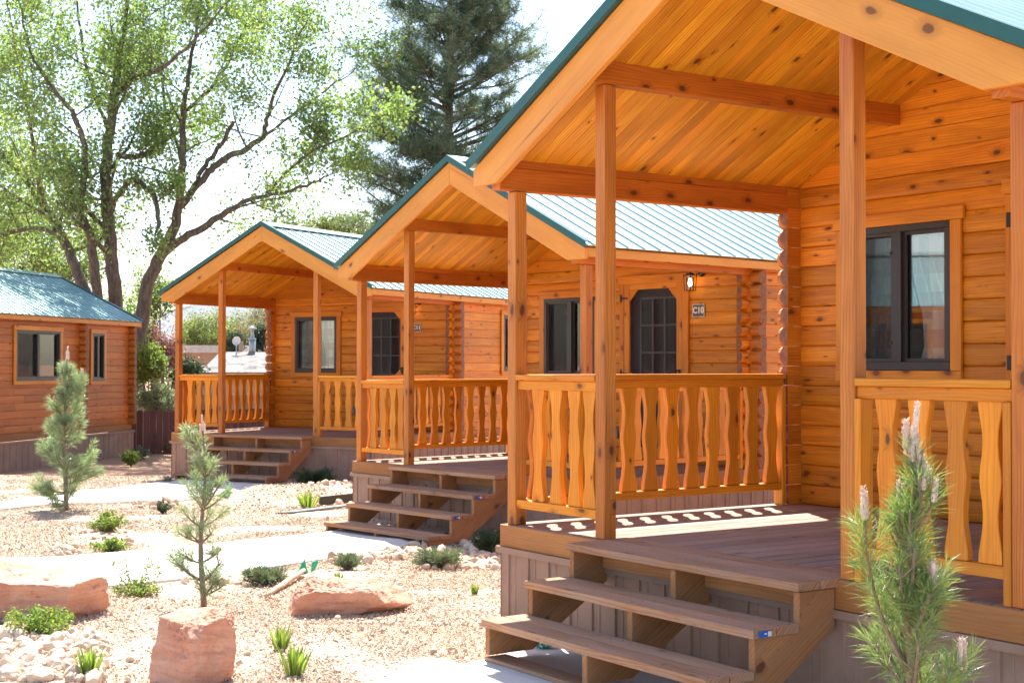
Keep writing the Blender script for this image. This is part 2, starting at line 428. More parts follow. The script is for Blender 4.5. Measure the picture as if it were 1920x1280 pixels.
def build_cabin(name, label, th, org, seed, L=8.6, steps=4, ground=-.66, sign=None, lamp=True, side_wins=((4.1,4.7,.98,1.95),(6.0,7.2,.95,1.92)), porch=True, logcol=None, rear_over=.16, wallmat='side', extra=None):
    global R
    R = random.Random(seed)
    cab = empty(name, org, th-math.pi/2); tag(cab, label, 'cabin', 'log cabins with green metal roofs')
    WD = 2.47
    FO = -.158
    # ---- deck, rim, skirting
    if porch:
        mb = MB(); x = -.035; k = 0
        while x < XR+.03:
            wd = .138; mb.box(x, min(x+wd, XR+.035), .0, WD-.002, -.038, 0, g=Y); x += wd+.006
        mb.build('porch_deck', M['deck'], cab, bev=.003)
        mb = MB()
        mb.box(-.045, XR+.045, -.024, -.002, -.137, -.002); mb.box(-.045, -.024, -.002, WD, -.137, -.005); mb.box(XR+.024, XR+.045, -.002, WD, -.137, -.005)
        mb.build('rim_board', M['rim'], cab, bev=.003)
    mb = MB()
    def skirt(O, e, n, ln):
        pts = []; u = 0
        while u < ln:
            pts += [(u, 0), (u+.085, 0), (u+.09, .012), (u+.105, .012), (u+.11, 0), (u+.155, 0), (u+.158, .004), (u+.168, .004), (u+.171, 0)]
            u += .21
        pts = [p for p in pts if p[0] <= ln]+[(ln, 0)]
        poly = pts + [(ln, -.02), (0, -.02)]
        mb.prism(O, e, n, Z, poly, ground-.25, -.139, grain=Z)
        mb.prism(O, e, n, Z, [(-.012,.019),(ln+.012,.019),(ln+.012,.03),(-.012,.03)], -.175, -.137, grain=e)
    skirt(V(-.055, -.012, 0), X, -Y, XR+.11)
    skirt(V(XR+.055, -.012, 0), Y, X, L+.012)
    skirt(V(-.055, L, 0), -Y, -X, L+.012)
    mb.build('skirting', M['skirt'], cab)
    # ---- floor band below the side walls
    mb = MB(); mb.box(XR-.03, XR+.005, WD, L, -.137, -.001); mb.build('sill_board', M['rim'], cab); mb = MB(); mb.box(0, .03, WD, L, -.137, -.001); mb.build('sill_board', M['rim'], cab)
    # ---- front wall, logs cut round window and door
    yw = WD; wy = .12
    fo = [(.53,1.41,.95,1.91), (1.90,2.80,.02,2.03)]
    mb = MB(); zz = 0; zc = 0
    def cz(x): return 2.25 + SL*(CX-.0-abs(x-CX)) - SL*.09
    while zz < 3.1:
        z1 = zz+LC
        for a, b in course_split(.0, XR-.0, zz, z1, fo):
            zt = z1
            lo = a; hi = b
            if z1 > 2.25:                                  # gable courses, cut to the slope of the ceiling
                def xa(z): return .0 if z < 2.25 else .092+(z-2.25)/SL
                zt = min(z1, 3.125); l0, l1 = max(.0, xa(zz)), max(.0, xa(zt))
                if l1 < l0+.001: l1 = l0
                pg = [(l0,zz+.004),(XR-l0,zz+.004),(XR-l1,zt-.004),(l1,zt-.004)]
                mb.prism(V(0,yw-.005,0), X, Z, Y, pg, 0, wy, grain=X)
                pg = [(l0,zz),(XR-l0,zz),(XR-l1,zt),(l1,zt)]
                mb.prism(V(0,yw+.004,0), X, Z, Y, pg, 0, wy-.02, grain=X); continue
            poly = [(.0,0),(-.004,.0),(-.010+.002,.0)]
            prof = [(0,.0),(-.006,.012),(-.012,.07),(-.006,.128),(0,.14)]
            pr = [(wy,0),(.012,0)] + [(.0,.007),(-.005,.03),(-.006,.07),(-.005,.11),(.0,.133)] + [(.012,.14),(wy,.14)]
            # random butt joint
            cuts = [lo, hi]
            if hi-lo > 2.2 and R.random() < .7: cuts = [lo, lo+(hi-lo)*R.uniform(.3,.7), hi]
            for c0, c1 in zip(cuts, cuts[1:]):
                mb.prism(V(0,yw,zz), Y, Z, X, pr, c0+(.0015 if c0 != lo else 0), c1, grain=X)
        for a, b, c, d in partials(zz, z1, fo): mb.box(a, b, yw-.003, yw+wy-.01, c, d, g=X)
        zz = z1
    mb.build('front_wall', M['wall'], cab)
    # ---- side walls with round-faced logs; ends stand proud at the corners
    for side in (0, 1):
        mb = MB(); zz = 0
        ops = [(a,b,c,d) for a,b,c,d in side_wins] if side else []
        e = -X if side == 0 else X; xo = .09 if side == 0 else XR-.09
        while zz+LC < 2.26:
            h = LC; lim = 2.34 - .012*R.random()
            pr = [(.0,.0),(.068,.0),(.0765,.004),(.079,.03),(.0795,.07),(.079,.11),(.0765,.136),(.068,h),(.0,h)]
            pe = [(.0,.004),(.018,.004),(.050,.018),(.072,.042),(.079,.07),(.070,.098),(.044,.120),(.018,h-.004),(.0,h-.004)]
            mb.prism(V(xo,0,zz), e, Z, Y, pe, lim, 2.463, grain=Y, caps=(1,0))
            for a, b in course_split(2.464, L+.10, zz, zz+h, ops):
                cuts = [a]
                while b-cuts[-1] > 3.4: cuts.append(cuts[-1]+R.uniform(1.4,3.0))
                cuts.append(b)
                for c0, c1 in zip(cuts, cuts[1:]): mb.prism(V(xo,0,zz), e, Z, Y, pr, c0, c1-.0025, grain=Y)
            for a, b, c, d in partials(zz, zz+h, ops): mb.box(min(xo, xo+e.x*.07), max(xo, xo+e.x*.07), a, b, c, d, g=Y)
            zz += h
        mb.build('side_wall', None, cab, mats=[M[wallmat], M['end']])
        cols = [yw] + ([logcol] if (logcol and side) else []) + [L-.1]
        for yy in cols:                               # cross-laid log ends
            mb = MB(); zz = 0
            while zz+LC < 2.26:
                h = LC; pr = [(.10,.003),(.026,.003),(-.006,.02),(-.022,.045),(-.027,.07),(-.022,.095),(-.006,.12),(.026,h-.003),(.10,h-.003)]
                ext = .205+.012*R.random()
                if side == 0: mb.prism(V(0,yy,zz), Y, Z, X, pr, .09-ext, .09-.081, grain=X, caps=(1,0))
                else: mb.prism(V(0,yy,zz), Y, Z, X, pr, XR-.09+.081, XR-.09+ext, grain=X, caps=(0,1))
                zz += h
            mb.build('log_ends', None, cab, mats=[M['post'], M['end']])
    # rear wall and a dark lining
    mb = MB(); mb.prism(V(0,L-.02,0), X, Z, Y, [(.09,0),(XR-.09,0),(XR-.09,2.25),(CX,3.13),(.09,2.25)], -.08, 0, grain=X); mb.build('rear_wall', M['side'], cab)
    mb = MB(); mb.box(.15, XR-.15, yw+.16, L-.12, -.03, .0); mb.prism(V(0,yw+1.6,0), X, Z, Y, [(.15,0),(XR-.15,0),(XR-.15,2.2),(CX,3.0),(.15,2.2)], 0, .04)
    mb.build('interior_partition', M['inside'], cab)
    # ---- ceiling boards up the slope, and the gable fill
    mb = MB(); y = FO+.045
    while y < WD+.0:
        wd = .083
        y1 = min(y+wd, WD+.02)
        for s in (-1, 1):
            x0 = CX + s*(CX+.06)
            mb.prism(V(0,0,0), X, Z, Y, [(CX, 3.142), (x0, 3.142-SL*abs(x0-CX)), (x0, 3.155-SL*abs(x0-CX)), (CX, 3.155)], y+.0035, y1, grain=V(s,0,-SL).normalized())
            mb.prism(V(0,0,0), X, Z, Y, [(CX, 3.147), (x0, 3.147-SL*abs(x0-CX)), (x0, 3.153-SL*abs(x0-CX)), (CX, 3.153)], y, y+.0035, grain=V(s,0,-SL).normalized())
        y = y1
    mb.build('porch_ceiling', M['ceil'], cab)
    # ---- posts and beams
    if porch:
        for xp, zt in ((0,2.055),(.889,2.572),(2.735,2.55),(3.661,2.055)):
            mb = MB(); mb.box(xp, xp+T, 0, T, 0, zt, g=Z); mb.build('porch_post', M['post'], cab, bev=.005)
        for x0 in (.0, XR-.088):
            mb = MB(); mb.box(x0, x0+.088, FO+.04, WD+.003, 2.057, 2.196, g=Y); mb.build('eave_beam', M['beam'], cab, bev=.004)
            mb = MB(); mb.box(x0+.004, x0+.084, FO+.04, WD+.003, 2.197, 2.262, g=Y); mb.build('beam_plate', M['beam'], cab, bev=.003)
        for x0 in (.905, XR-.905-.09):
            mb = MB(); mb.box(x0, x0+.09, FO+.04, WD+.003, 2.573, 2.703, g=Y); mb.build('purlin', M['beam'], cab, bev=.004)
    # ---- gable fascia (front, rear)
    for yy in (FO, L+rear_over-.04):
        for s in (-1, 1):
            x0 = CX - s*(CX+.15) if s > 0 else CX + (CX+.15)
            xi = .10 if s > 0 else 2*CX-.10
            mb = MB(); mb.prism(V(0,yy,0), X, Z, Y, [(CX-.0008*s,3.21),(x0,3.21-SL*(CX+.15)),(x0,2.092),(xi,2.092),(CX-.0008*s,2.98)], 0, .04, grain=V(1,0,SL*s).normalized())
            mb.build('gable_fascia', M['fascia'], cab, bev=.004)
    for s in (-1, 1):                                       # eave fascia
        x0 = CX+s*(CX+.15); mb = MB(); xx = sorted((x0-s*.03, x0))
        mb.box(xx[0], xx[1], FO+.041, L+rear_over-.041, 2.115, 2.198, g=Y)
        mb.box(min(x0-s*.13, x0-s*.031), max(x0-s*.13, x0-s*.031), FO+.041, L+rear_over-.041, 2.125, 2.14, g=Y)
        mb.build('eave_fascia', M['fascia'], cab, bev=.003)
    # ---- roof: ribbed sheets, drip edge, ridge cap
    ov = CX+.18; y0, y1 = FO-.03, L+rear_over+.03
    mb = MB()
    for s in (-1, 1):
        e = V(s, 0, -SL).normalized(); ln = ov*math.sqrt(1+SL*SL); n = V(s*SL, 0, 1).normalized()
        pts = []; y = y0; pit = .228; k = 0
        while y < y1:
            big = True
            h, hw, top = (.017, .017, .007) if big else (.002, .012, .005)
            c = y+pit/2
            pts += [(c-hw, 0), (c-top, h), (c+top, h), (c+hw, 0)]; y += pit; k += 1
        pts = [(y0,0)] + [p for p in pts if p[0] < y1] + [(y1,0)]
        poly = pts + [(y1,-.006),(y0,-.006)]
        mb.prism(V(CX,0,3.245), Y, n, e, poly, 0, ln, grain=e)
    rf = mb.build('roof', M['roof'], cab)
    for yy, dy in ((y0-.004, .006), (y1-.002, .006)):
        mb = MB()
        for s in (-1, 1):
            x0 = CX+s*(ov+.004)
            mb.prism(V(0,yy,0), X, Z, Y, [(CX,3.285),(x0,3.285-SL*(ov+.004)),(x0,3.215-SL*(ov+.004)),(CX,3.215)], 0, dy, grain=e)
            mb.prism(V(0,yy,0), X, Z, Y, [(CX,3.279),(x0,3.279-SL*(ov+.004)),(x0,3.285-SL*(ov+.004)),(CX,3.285)], dy if yy < 0 else -.07, .07 if yy < 0 else 0, grain=e)
        mb.build('drip_edge', M['drip'], rf)
    mb = MB(); mb.prism(V(0,0,0), X, Z, Y, [(CX,3.285),(CX+.13,3.285-.065),(CX+.13,3.272-.065),(CX,3.272),(CX-.13,3.272-.065),(CX-.13,3.285-.065)], y0+.05, y1-.05, grain=Y)
    mb.build('ridge_cap', M['roof'], rf)
    mb = MB()                                               # roof deck between sheet and ceiling, hides the sky
    for s in (-1, 1):
        x0 = CX+s*(CX+.115)
        mb.prism(V(0,0,0), X, Z, Y, [(CX,3.16),(x0,3.16-SL*(CX+.115)),(x0,3.225-SL*(CX+.115)),(CX,3.225)], FO+.042, L+rear_over-.042, grain=Y)
    mb.build('roof_boards', M['ceil'], rf)
    # ---- railings
    if porch:
        h = T/2
        railing(cab, V(0,h,0), X, -Y, T+.001, .888, [.29,.475,.655,.80], post0=False, cap0=-.001, cap1=-.002)
        railing(cab, V(0,h,0), X, -Y, 2.736+T+.001, 3.659, [2.985,3.17,3.365,3.54], post0=True, post1=True, cap0=-.001, cap1=0)
        pos = [.19+.1835*i for i in range(12) if .19+.1835*i < 2.24]
        railing(cab, V(h,0,0), Y, -X, T+.001, 2.322, pos, post1=True)
        railing(cab, V(XR-h,0,0), Y, X, T+.001, 2.322, pos, post1=True)
    # ---- steps
    if porch:
        rise, run, fr = .179, .277, -.277
        st = MB(); 
        for i in range(1): st.box(.99, 2.722, -.0, .148, .0015, .006)
        x0, x1 = .985, 2.742
        first = None
        nT = steps
        root = None
        for i in range(nT):
            mb = MB(); zt = -rise*i + (.004 if i == 0 else 0)
            ys = [fr-run*i, fr-run*i+.139, fr-run*i+.278] if i else [fr, fr+.139, fr+.1395+.139]
            xx0, xx1 = (x0, x1) if i else (x0+.0, x1)
            for j in range(2 if i else 3):
                a = ys[0]+.1455*j
                if i == 0 and j == 2: mb.box(.98, 2.73, a-.006, a+.142, .0005, .006, g=X)
                else: mb.box(xx0+R.uniform(-.003,.003), xx1+R.uniform(-.003,.003), a, a+.138, zt-.038, zt, g=X)
            for xs in (x0+.03, CX-.012, x1-.03):
                for j in range(2):
                    for q in (.035, .105):
                        c = V(xs+R.uniform(-.004,.004), ys[0]+.1455*j+q, zt+.0003); mb.prism(c, X, Y, Z, [(.0055*math.cos(k*1.047), .0055*math.sin(k*1.047)) for k in range(6)], -.002, .0008, mi=1, caps=(1,1))
            if root is None: root = mb.build('steps', None, cab, bev=.004, mats=[M['tread'], M['black']])
            else: mb.build('tread', None, root, bev=.004, mats=[M['tread'], M['black']])
        zb = ground if steps == 4 else -.592
        for xs in (x0+.012, CX-.03, x1-.05):
            poly = [(.0-.03, -.14), (.0-.03, -.038)]
            poly = [(-.028,-.039)]
            for i in range(nT):
                yf = fr-run*i+.018
                poly += [(yf, -.0395-rise*i)]
                if i < nT-1: poly += [(yf, -.0005-.038-rise*(i+1)+.0)]
            yl = fr-run*(nT-1)+.018; zl = -rise*(nT-1)-.04
            zend = max(zb+.04, zl-.145)
            yft = -.03-(-zend-.22)/.647; poly += [(yl, zend), (max(yft, yl+.09), zend), (-.028, -.22)]
            mb = MB(); mb.prism(V(xs,0,0), Y, Z, X, poly, 0, .038, grain=V(0,.84,.54)); mb.build('stringer', M['stringer'], root, bev=.003)
        mb = MB(); yl = fr-run*(nT-1)
        mb.box(x0+.01, x1-.01, yl+.012, yl+.15, zb-.0, zb+.038, g=X)
        mb.build('base_board', M['tread'], root, bev=.003)
        mb = MB(); mb.box(x0+.06, CX-.035, -.066, -.028, -.139, -.04, g=X); mb.box(CX+.012, x1-.055, -.066, -.028, -.139, -.04, g=X); mb.build('ledger', M['stringer'], root)
    # ---- window, door
    wall_window(cab, V(0,yw-.005,0), X, -Y, .53, 1.41, .95, 1.91, div=.975)
    for a, b, c, d in side_wins: wall_window(cab, V(XR-.008,0,0), Y, X, a, b, c, d, horn=0)
    O = V(0,yw-.005,0)
    dr = MB(); dr.box(1.89, 2.81, yw+.05, yw+.09, .0, 2.04, g=Z); door = dr.build('door', M['door'], cab)
    mb = MB()
    for a, b, c, d in ((1.83,1.899,.005,2.029),(2.801,2.885,.005,2.029)): mb.box(a, b, yw-.04, yw-.009, c, d, g=Z)
    mb.box(1.81, 2.905, yw-.045, yw-.009, 2.03, 2.125, g=X); mb.build('door_trim', M['trim'], door, bev=.003)
    mb = MB()                                              # screen door frame with curved corner brackets
    ya, yb = yw-.035, yw+.0
    for a, b, c, d, g in ((1.903,1.985,.03,2.04,Z),(2.715,2.797,.03,2.04,Z),(1.986,2.714,1.965,2.04,X),(1.986,2.714,.03,.16,X),(1.986,2.714,.82,.89,X)): mb.box(a, b, ya, yb, c, d, g=g)
    def brk(cx_, cz_, sx, sz):
        pts = [(0,0),(.12,0),(.12,.018),(.098,.03),(.085,.05),(.05,.085),(.03,.098),(.018,.12),(0,.12)]
        pts = [(p*sx, q*sz) for p, q in pts]
        mb.prism(V(cx_,0,cz_), X, Z, Y, pts, ya+.004, yb-.004, grain=X)
    for sx, cx_ in ((1,1.9855),(-1,2.7145)):
        for sz, cz_ in ((-1,1.9645),(1,.8905)): brk(cx_, cz_, sx, sz)
    mb.build('screen_door_frame', M['trim'], door, bev=.003)
    mb = MB(); mb.box(1.986, 2.714, yw-.016, yw-.0155, .16, 1.965); mb.build('insect_screen', M['screen'], door)
    mb = MB(); mb.box(2.10, 2.66, yw+.040, yw+.049, .93, 1.86); mb.build('door_glass', M['glassdark'], door)
    mb = MB()
    for i in range(4): mb.box(2.095+i*.186, 2.115+i*.186, yw+.028, yw+.039, .92, 1.875, g=Z)
    for i in range(4):
        for j in range(3): mb.box(2.1155+j*.186, 2.2805+j*.186, yw+.029, yw+.039, .92+i*.312, .938+i*.312, g=X)
    mb.build('muntin_grid', M['muntin'], door)
    mb = MB()
    for z_ in (1.87, 1.0):
        mb.prism(V(0,yw-.046,0), X, Z, Y, [(1.845,z_-.045),(1.87,z_-.045),(1.878,z_-.014),(1.97,z_-.006),(1.97,z_+.006),(1.878,z_+.014),(1.87,z_+.045),(1.845,z_+.045)], 0, .008)
    mb.build('hinge', M['black'], door)
    mb = MB(); mb.box(2.745, 2.775, yw-.045, yw-.036, .93, 1.05); mb.tube([V(2.76,yw-.05,.96), V(2.76,yw-.09,.98), V(2.76,yw-.09,1.03), V(2.76,yw-.05,1.04)], .008); mb.build('door_handle', M['black'], door)
    # ---- outlet box
    mb = MB(); mb.box(1.735, 1.80, yw-.035, yw-.006, .25, .39); mb.build('outlet_box', M['grey box'], cab, bev=.005)
    # ---- lantern
    if lamp:
        lx, lz = 3.03, 2.005
        mb = MB(); mb.lathe(V(lx+.03,yw-.006,lz+.12), [(0,.03),(.03,.028),(.05,.012),(.055,0)], n=18, axis=-Y)
        mb.tube([V(lx+.03,yw-.03,lz+.12), V(lx+.0,yw-.08,lz+.155), V(lx-.02,yw-.12,lz+.15), V(lx-.03,yw-.13,lz+.10)], .009)
        mb.tube([V(lx+.03,yw-.03,lz+.12), V(lx+.01,yw-.06,lz+.09), V(lx-.01,yw-.07,lz+.12), V(lx-.0,yw-.05,lz+.14)], .006)
        c = V(lx-.03, yw-.13, lz)
        mb.prism(c, X, Y, Z, [(-.055,-.055),(.055,-.055),(.055,.055),(-.055,.055)], .075, .087)
        mb.prism(c, X, Y, Z, [(-.03,-.03),(.03,-.03),(.03,.03),(-.03,.03)], .088, .105)
        for sx in (-1,1):
            for sy in (-1,1): mb.tube([c+V(sx*.05,sy*.05,.08), c+V(sx*.042,sy*.042,-.085)], .004, n=6)
        mb.prism(c, X, Y, Z, [(-.045,-.045),(.045,-.045),(.045,.045),(-.045,.045)], -.092, -.085)
        la = mb.build('wall_lantern', M['black'], cab)
        mb = MB(); mb.tube([c+V(0,0,.07), c+V(0,0,-.083)], [.044,.040], n=14, cap=False); mb.build('lamp_glass', M['lampglass'], la)
        mb = MB(); mb.lathe(c, [(.001,-.045),(.018,-.03),(.024,-.005),(.016,.025),(.01,.05),(.001,.051)], n=12); mb.build('bulb', M['bulb'], la)
    if sign:
        sx0, sx1, sz0, sz1 = 2.94, 3.11, 1.63, 1.77
        mb = MB(); mb.prism(V(0,yw-.008,0), X, Z, -Y, [(sx0,sz0),(sx1,sz0),(sx1,sz1),(sx0,sz1)], 0, .012); sg = mb.build('number_sign', M['sign'], cab, bev=.002)
        mb = MB(); b = .006
        for a, c_, d, e_ in ((sx0,sz0,sx1,sz0+b),(sx0,sz1-b,sx1,sz1),(sx0,sz0+b,sx0+b,sz1-b),(sx1-b,sz0+b,sx1,sz1-b)):
            mb.prism(V(0,yw-.0205,0), X, Z, -Y, [(a,c_),(d,c_),(d,e_),(a,e_)], 0, .003)
        mb.build('sign_border', M['white'], sg)
        fc = bpy.data.curves.new('lettering', 'FONT'); fc.body = sign; fc.size = .094; fc.align_x = 'CENTER'; fc.align_y = 'CENTER'; fc.extrude = .002; fc.offset = .0035
        fo_ = bpy.data.objects.new('lt', fc); C.objects.link(fo_); bpy.context.view_layer.update()
        me = bpy.data.meshes.new_from_object(fo_.evaluated_get(bpy.context.evaluated_depsgraph_get()))
        bpy.data.objects.remove(fo_); me.materials.clear(); me.materials.append(M['white'])
        lo = link('lettering', me, None, sg); lo.rotation_euler = (math.pi/2,0,0); lo.location = ((sx0+sx1)/2, yw-.0235, (sz0+sz1)/2)
    # ---- tag stickers on tread ends
    if porch and extra:
        for i in extra:
            mb = MB(); yy = fr-run*i+.03; z_ = -rise*i-.033
            mb.box(x1+.004, x1+.0062, yy, yy+.075, z_, z_+.028); s_ = mb.build('price_tag', M['blue'], root)
            mb = MB(); mb.box(x1+.0063, x1+.0075, yy+.032, yy+.046, z_+.012, z_+.018); mb.box(x1+.0063, x1+.0075, yy+.054, yy+.074, z_+.002, z_+.024); mb.build('tag_print', M['white'], s_)
    return cab
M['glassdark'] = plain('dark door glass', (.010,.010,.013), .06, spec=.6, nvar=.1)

YA, YB, YC = .5978, .7261, 1.0704
cabA = build_cabin('log_cabin', 'nearest log cabin with large porch at right of the photo', YA, (-.029, 8.823, CAMZ-.9816), 11, steps=3, ground=-.60, lamp=False, extra=(1,))
cabB = build_cabin('log_cabin', 'middle log cabin whose porch sign reads C10', YB, (-1.784, 16.318, CAMZ-1.0947), 22, sign='C10', extra=(1,2))
cabC = build_cabin('log_cabin', 'third log cabin from the right, sign reads C11', YC, (-5.408, 22.815, CAMZ-1.0806), 33, sign='C11', extra=(1,))
thD = math.radians(78.4); LD = 9.2
pD = V(-8.25, 31.0, 0) - V(math.sin(thD), -math.cos(thD), 0)*3.79 - V(math.cos(thD), math.sin(thD), 0)*LD
cabD = build_cabin('log_cabin', 'log cabin at the left edge seen from its long side wall', thD, (pD.x, pD.y, CAMZ-1.28), 44, L=LD, ground=-.70, lamp=False, logcol=6.95,
    wallmat='side red', side_wins=((4.55,6.15,.98,1.93),(7.45,7.95,.95,1.93)))

pE = V(-11.6, 15.2, 0) - V(math.sin(thD), -math.cos(thD), 0)*3.79 - V(math.cos(thD), math.sin(thD), 0)*LD
cabE = build_cabin('log_cabin', 'log cabin out of frame on the left, mirrored in the nearest window', thD, (pE.x, pE.y, .40), 55, L=LD, ground=-.60, lamp=False, logcol=6.95,
    wallmat='side red', side_wins=((4.55,6.15,.98,1.93),(7.45,7.95,.95,1.93)))
#REST
R = random.Random(99); NR = np.random.default_rng(5)
# ------------------------------------------------------------------ ground
def add_mound(u, v, r, h): p = gnd(u, v); return (p.x, p.y, r, h)
MOUNDS += [add_mound(115, 1000, .55, .10), add_mound(40, 1015, .5, .09), add_mound(482, 945, .42, .20), add_mound(560, 938, .45, .17), add_mound(640, 930, .5, .16)]
def poly_world(px): return [gnd(*p) for p in px]
PATHS = {}
PATHS['path to the nearest steps'] = poly_world([(700,1292),(905,1243),(1010,1215),(1130,1165),(1430,1265),(1300,1330),(1000,1400),(600,1330)])
PATHS['middle'] = poly_world([(-60,1052),(95,1049),(177,1043),(368,1026),(500,1012),(610,1001),(700,985),(840,1000),(765,1027),(671,1041),(534,1063),(439,1079),(318,1092),(180,1106),(-60,1120)])
PATHS['far'] = poly_world([(-60,951),(0,944),(65,936),(161,924),(300,907),(340,902),(400,897),(520,903),(495,912),(440,925),(340,941),(253,942),(191,946),(150,946),(100,947),(0,958),(-60,963)])
def in_poly(x, y, poly):
    c = np.zeros(x.shape, bool); n = len(poly)
    for i in range(n):
        a, b = poly[i], poly[(i+1)%n]
        cond = ((a.y > y) != (b.y > y)) & (x < (b.x-a.x)*(y-a.y)/((b.y-a.y) or 1e-9) + a.x)
        c ^= cond
    return c

def gravel_color(t, r, r2=None):
    n = t.nodes.new('ShaderNodeValToRGB'); t.links.new(r, n.inputs[0]); cr = n.color_ramp
    cols = [(0,(.58,.45,.32)),(.22,(.52,.375,.26)),(.42,(.60,.485,.36)),(.6,(.55,.41,.285)),(.84,(.38,.27,.19)),(.92,(.60,.51,.40)),(1,(.54,.42,.30))]
    cr.elements[0].position = 0; cr.elements[0].color = (*cols[0][1], 1); cr.elements[1].position = 1; cr.elements[1].color = (*cols[-1][1], 1)
    for p, c in cols[1:-1]: e = cr.elements.new(p); e.color = (*c, 1)
    return n.outputs[0]
def ground_mat():
    m, t, bs = newmat('crushed pink gravel ground')
    tc = N(t, 'ShaderNodeTexCoord').outputs['Object']
    vo = N(t, 'ShaderNodeTexVoronoi', feature='F1'); vo.inputs['Scale'].default_value = 78; t.links.new(tc, vo.inputs['Vector'])
    sc = N(t, 'ShaderNodeSeparateColor'); t.links.new(vo.outputs['Color'], sc.inputs[0])
    col = gravel_color(t, sc.outputs[0])
    edge = mapr(t, vo.outputs['Distance'], .2, .75, 0, .75)
    col = mixc(t, edge, col, (.40,.29,.21))
    big = noise_n(t, tc, .8, 4)
    soil = mixc(t, noise_n(t, tc, 9, 5, .7), (.36,.19,.11), (.50,.32,.21))
    s = N(t, 'ShaderNodeSeparateXYZ'); t.links.new(tc, s.inputs[0])
    far = mapr(t, s.outputs[1], 21.2, 23.2)
    f = math_n(t, 'ADD', math_n(t, 'MULTIPLY', mapr(t, big, .52, .62), .45), math_n(t, 'MULTIPLY', far, .8), clamp=True)
    col = mixc(t, f, col, soil)
    t.links.new(col, bs.inputs['Base Color']); bs.inputs['Roughness'].default_value = .9; bs.inputs['Specular IOR Level'].default_value = .15
    h = math_n(t, 'SUBTRACT', 1, vo.outputs['Distance'])
    bump(t, bs, math_n(t, 'ADD', h, noise_n(t, tc, 6, 5)), .9, .012); return m
M['ground'] = ground_mat()
def stone_mat():
    m, t, bs = newmat('crushed stone')
    rn = N(t, 'ShaderNodeUVMap', uv_map='rnd').outputs[0]; q = N(t, 'ShaderNodeSeparateXYZ'); t.links.new(rn, q.inputs[0])
    tc = N(t, 'ShaderNodeTexCoord').outputs['Object']
    col = gravel_color(t, q.outputs[0]); col = mixc(t, mapr(t, noise_n(t, tc, 30, 3), .3, .7, 0, .35), col, (.62,.50,.42))
    t.links.new(col, bs.inputs['Base Color']); bs.inputs['Roughness'].default_value = .85; bs.inputs['Specular IOR Level'].default_value = .2
    bump(t, bs, noise_n(t, tc, 120, 3), .3, .002); return m
M['stone'] = stone_mat()
xs = np.unique(np.concatenate([[-3000,-900,-300,-120,-60,-35,-25,-19], np.arange(-15, 12, .12), [14,18,25,40,80,200,700,3000]]))
ys = np.unique(np.concatenate([[-600,-100,-30,-10,-3,0,2], np.arange(4, 30, .12), [32,35,40,50,70,110,200,400,900,2000,3900]]))
gx, gy = np.meshgrid(xs, ys); vz = np.array([terrain(a, b) for a, b in zip(gx.ravel(), gy.ravel())])
near = (np.abs(gx.ravel()) < 20) & (gy.ravel() > 3) & (gy.ravel() < 32)
vz = vz + np.where(near, np.array([noise.noise(V(a*1.1, b*1.1, 0))*.03 + noise.noise(V(a*4, b*4, 3))*.008 if k else 0 for a, b, k in zip(gx.ravel(), gy.ravel(), near)]), 0)
allp = list(PATHS.values())
for pl in allp: vz = np.where(in_poly(gx.ravel(), gy.ravel(), pl), vz-.02, vz)
nx, ny = len(xs), len(ys); ii = np.arange(nx*ny).reshape(ny, nx)
fc = np.stack([ii[:-1,:-1].ravel(), ii[:-1,1:].ravel(), ii[1:,1:].ravel(), ii[1:,:-1].ravel()], 1)
g = link('ground', np_mesh('ground', np.stack([gx.ravel(), gy.ravel(), vz], 1), fc, smooth=True), M['ground']); tag(g, kind='structure')
def concrete_mat():
    m, t, bs = newmat('pale concrete'); tc = N(t, 'ShaderNodeTexCoord').outputs['Object']
    n = noise_n(t, tc, 3, 6, .7); n2 = noise_n(t, tc, 60, 3)
    c = mixc(t, mapr(t, n, .3, .75), (.60,.56,.52), (.50,.46,.43)); c = mixc(t, mapr(t, n2, .45, .7, 0, .2), c, (.40,.35,.32))
    t.links.new(c, bs.inputs['Base Color']); bs.inputs['Roughness'].default_value = .85; bump(t, bs, n2, .3, .002); return m
M['concrete'] = concrete_mat()
for pl in allp:
    mb = MB(); P = [V(p.x, p.y, 0) for p in pl]; n = len(P)
    zs = [terrain(p.x, p.y) for p in P]; zt = sum(zs)/n
    pts2 = [(p.x, p.y) for p in P]
    ymid = sum(p.y for p in P)/n
    b = len(mb.v)
    for p in P: mb.v.append(V(p.x, p.y, terrain(p.x, p.y)+.022))
    for p in P: mb.v.append(V(p.x, p.y, terrain(p.x, p.y)-.10))
    ar = sum(P[i].x*P[(i+1)%n].y-P[(i+1)%n].x*P[i].y for i in range(n))
    top = list(range(n)); top = top if ar > 0 else top[::-1]
    mb.face(top, [(0,0)]*n, (.5,.5))
    for i in range(n): mb.face([i, n+i, n+(i+1)%n, (i+1)%n] if ar > 0 else [i, (i+1)%n, n+(i+1)%n, n+i], [(0,0)]*4, (.5,.5))
    o = mb.build('path', M['concrete']); tag(o, kind='structure')

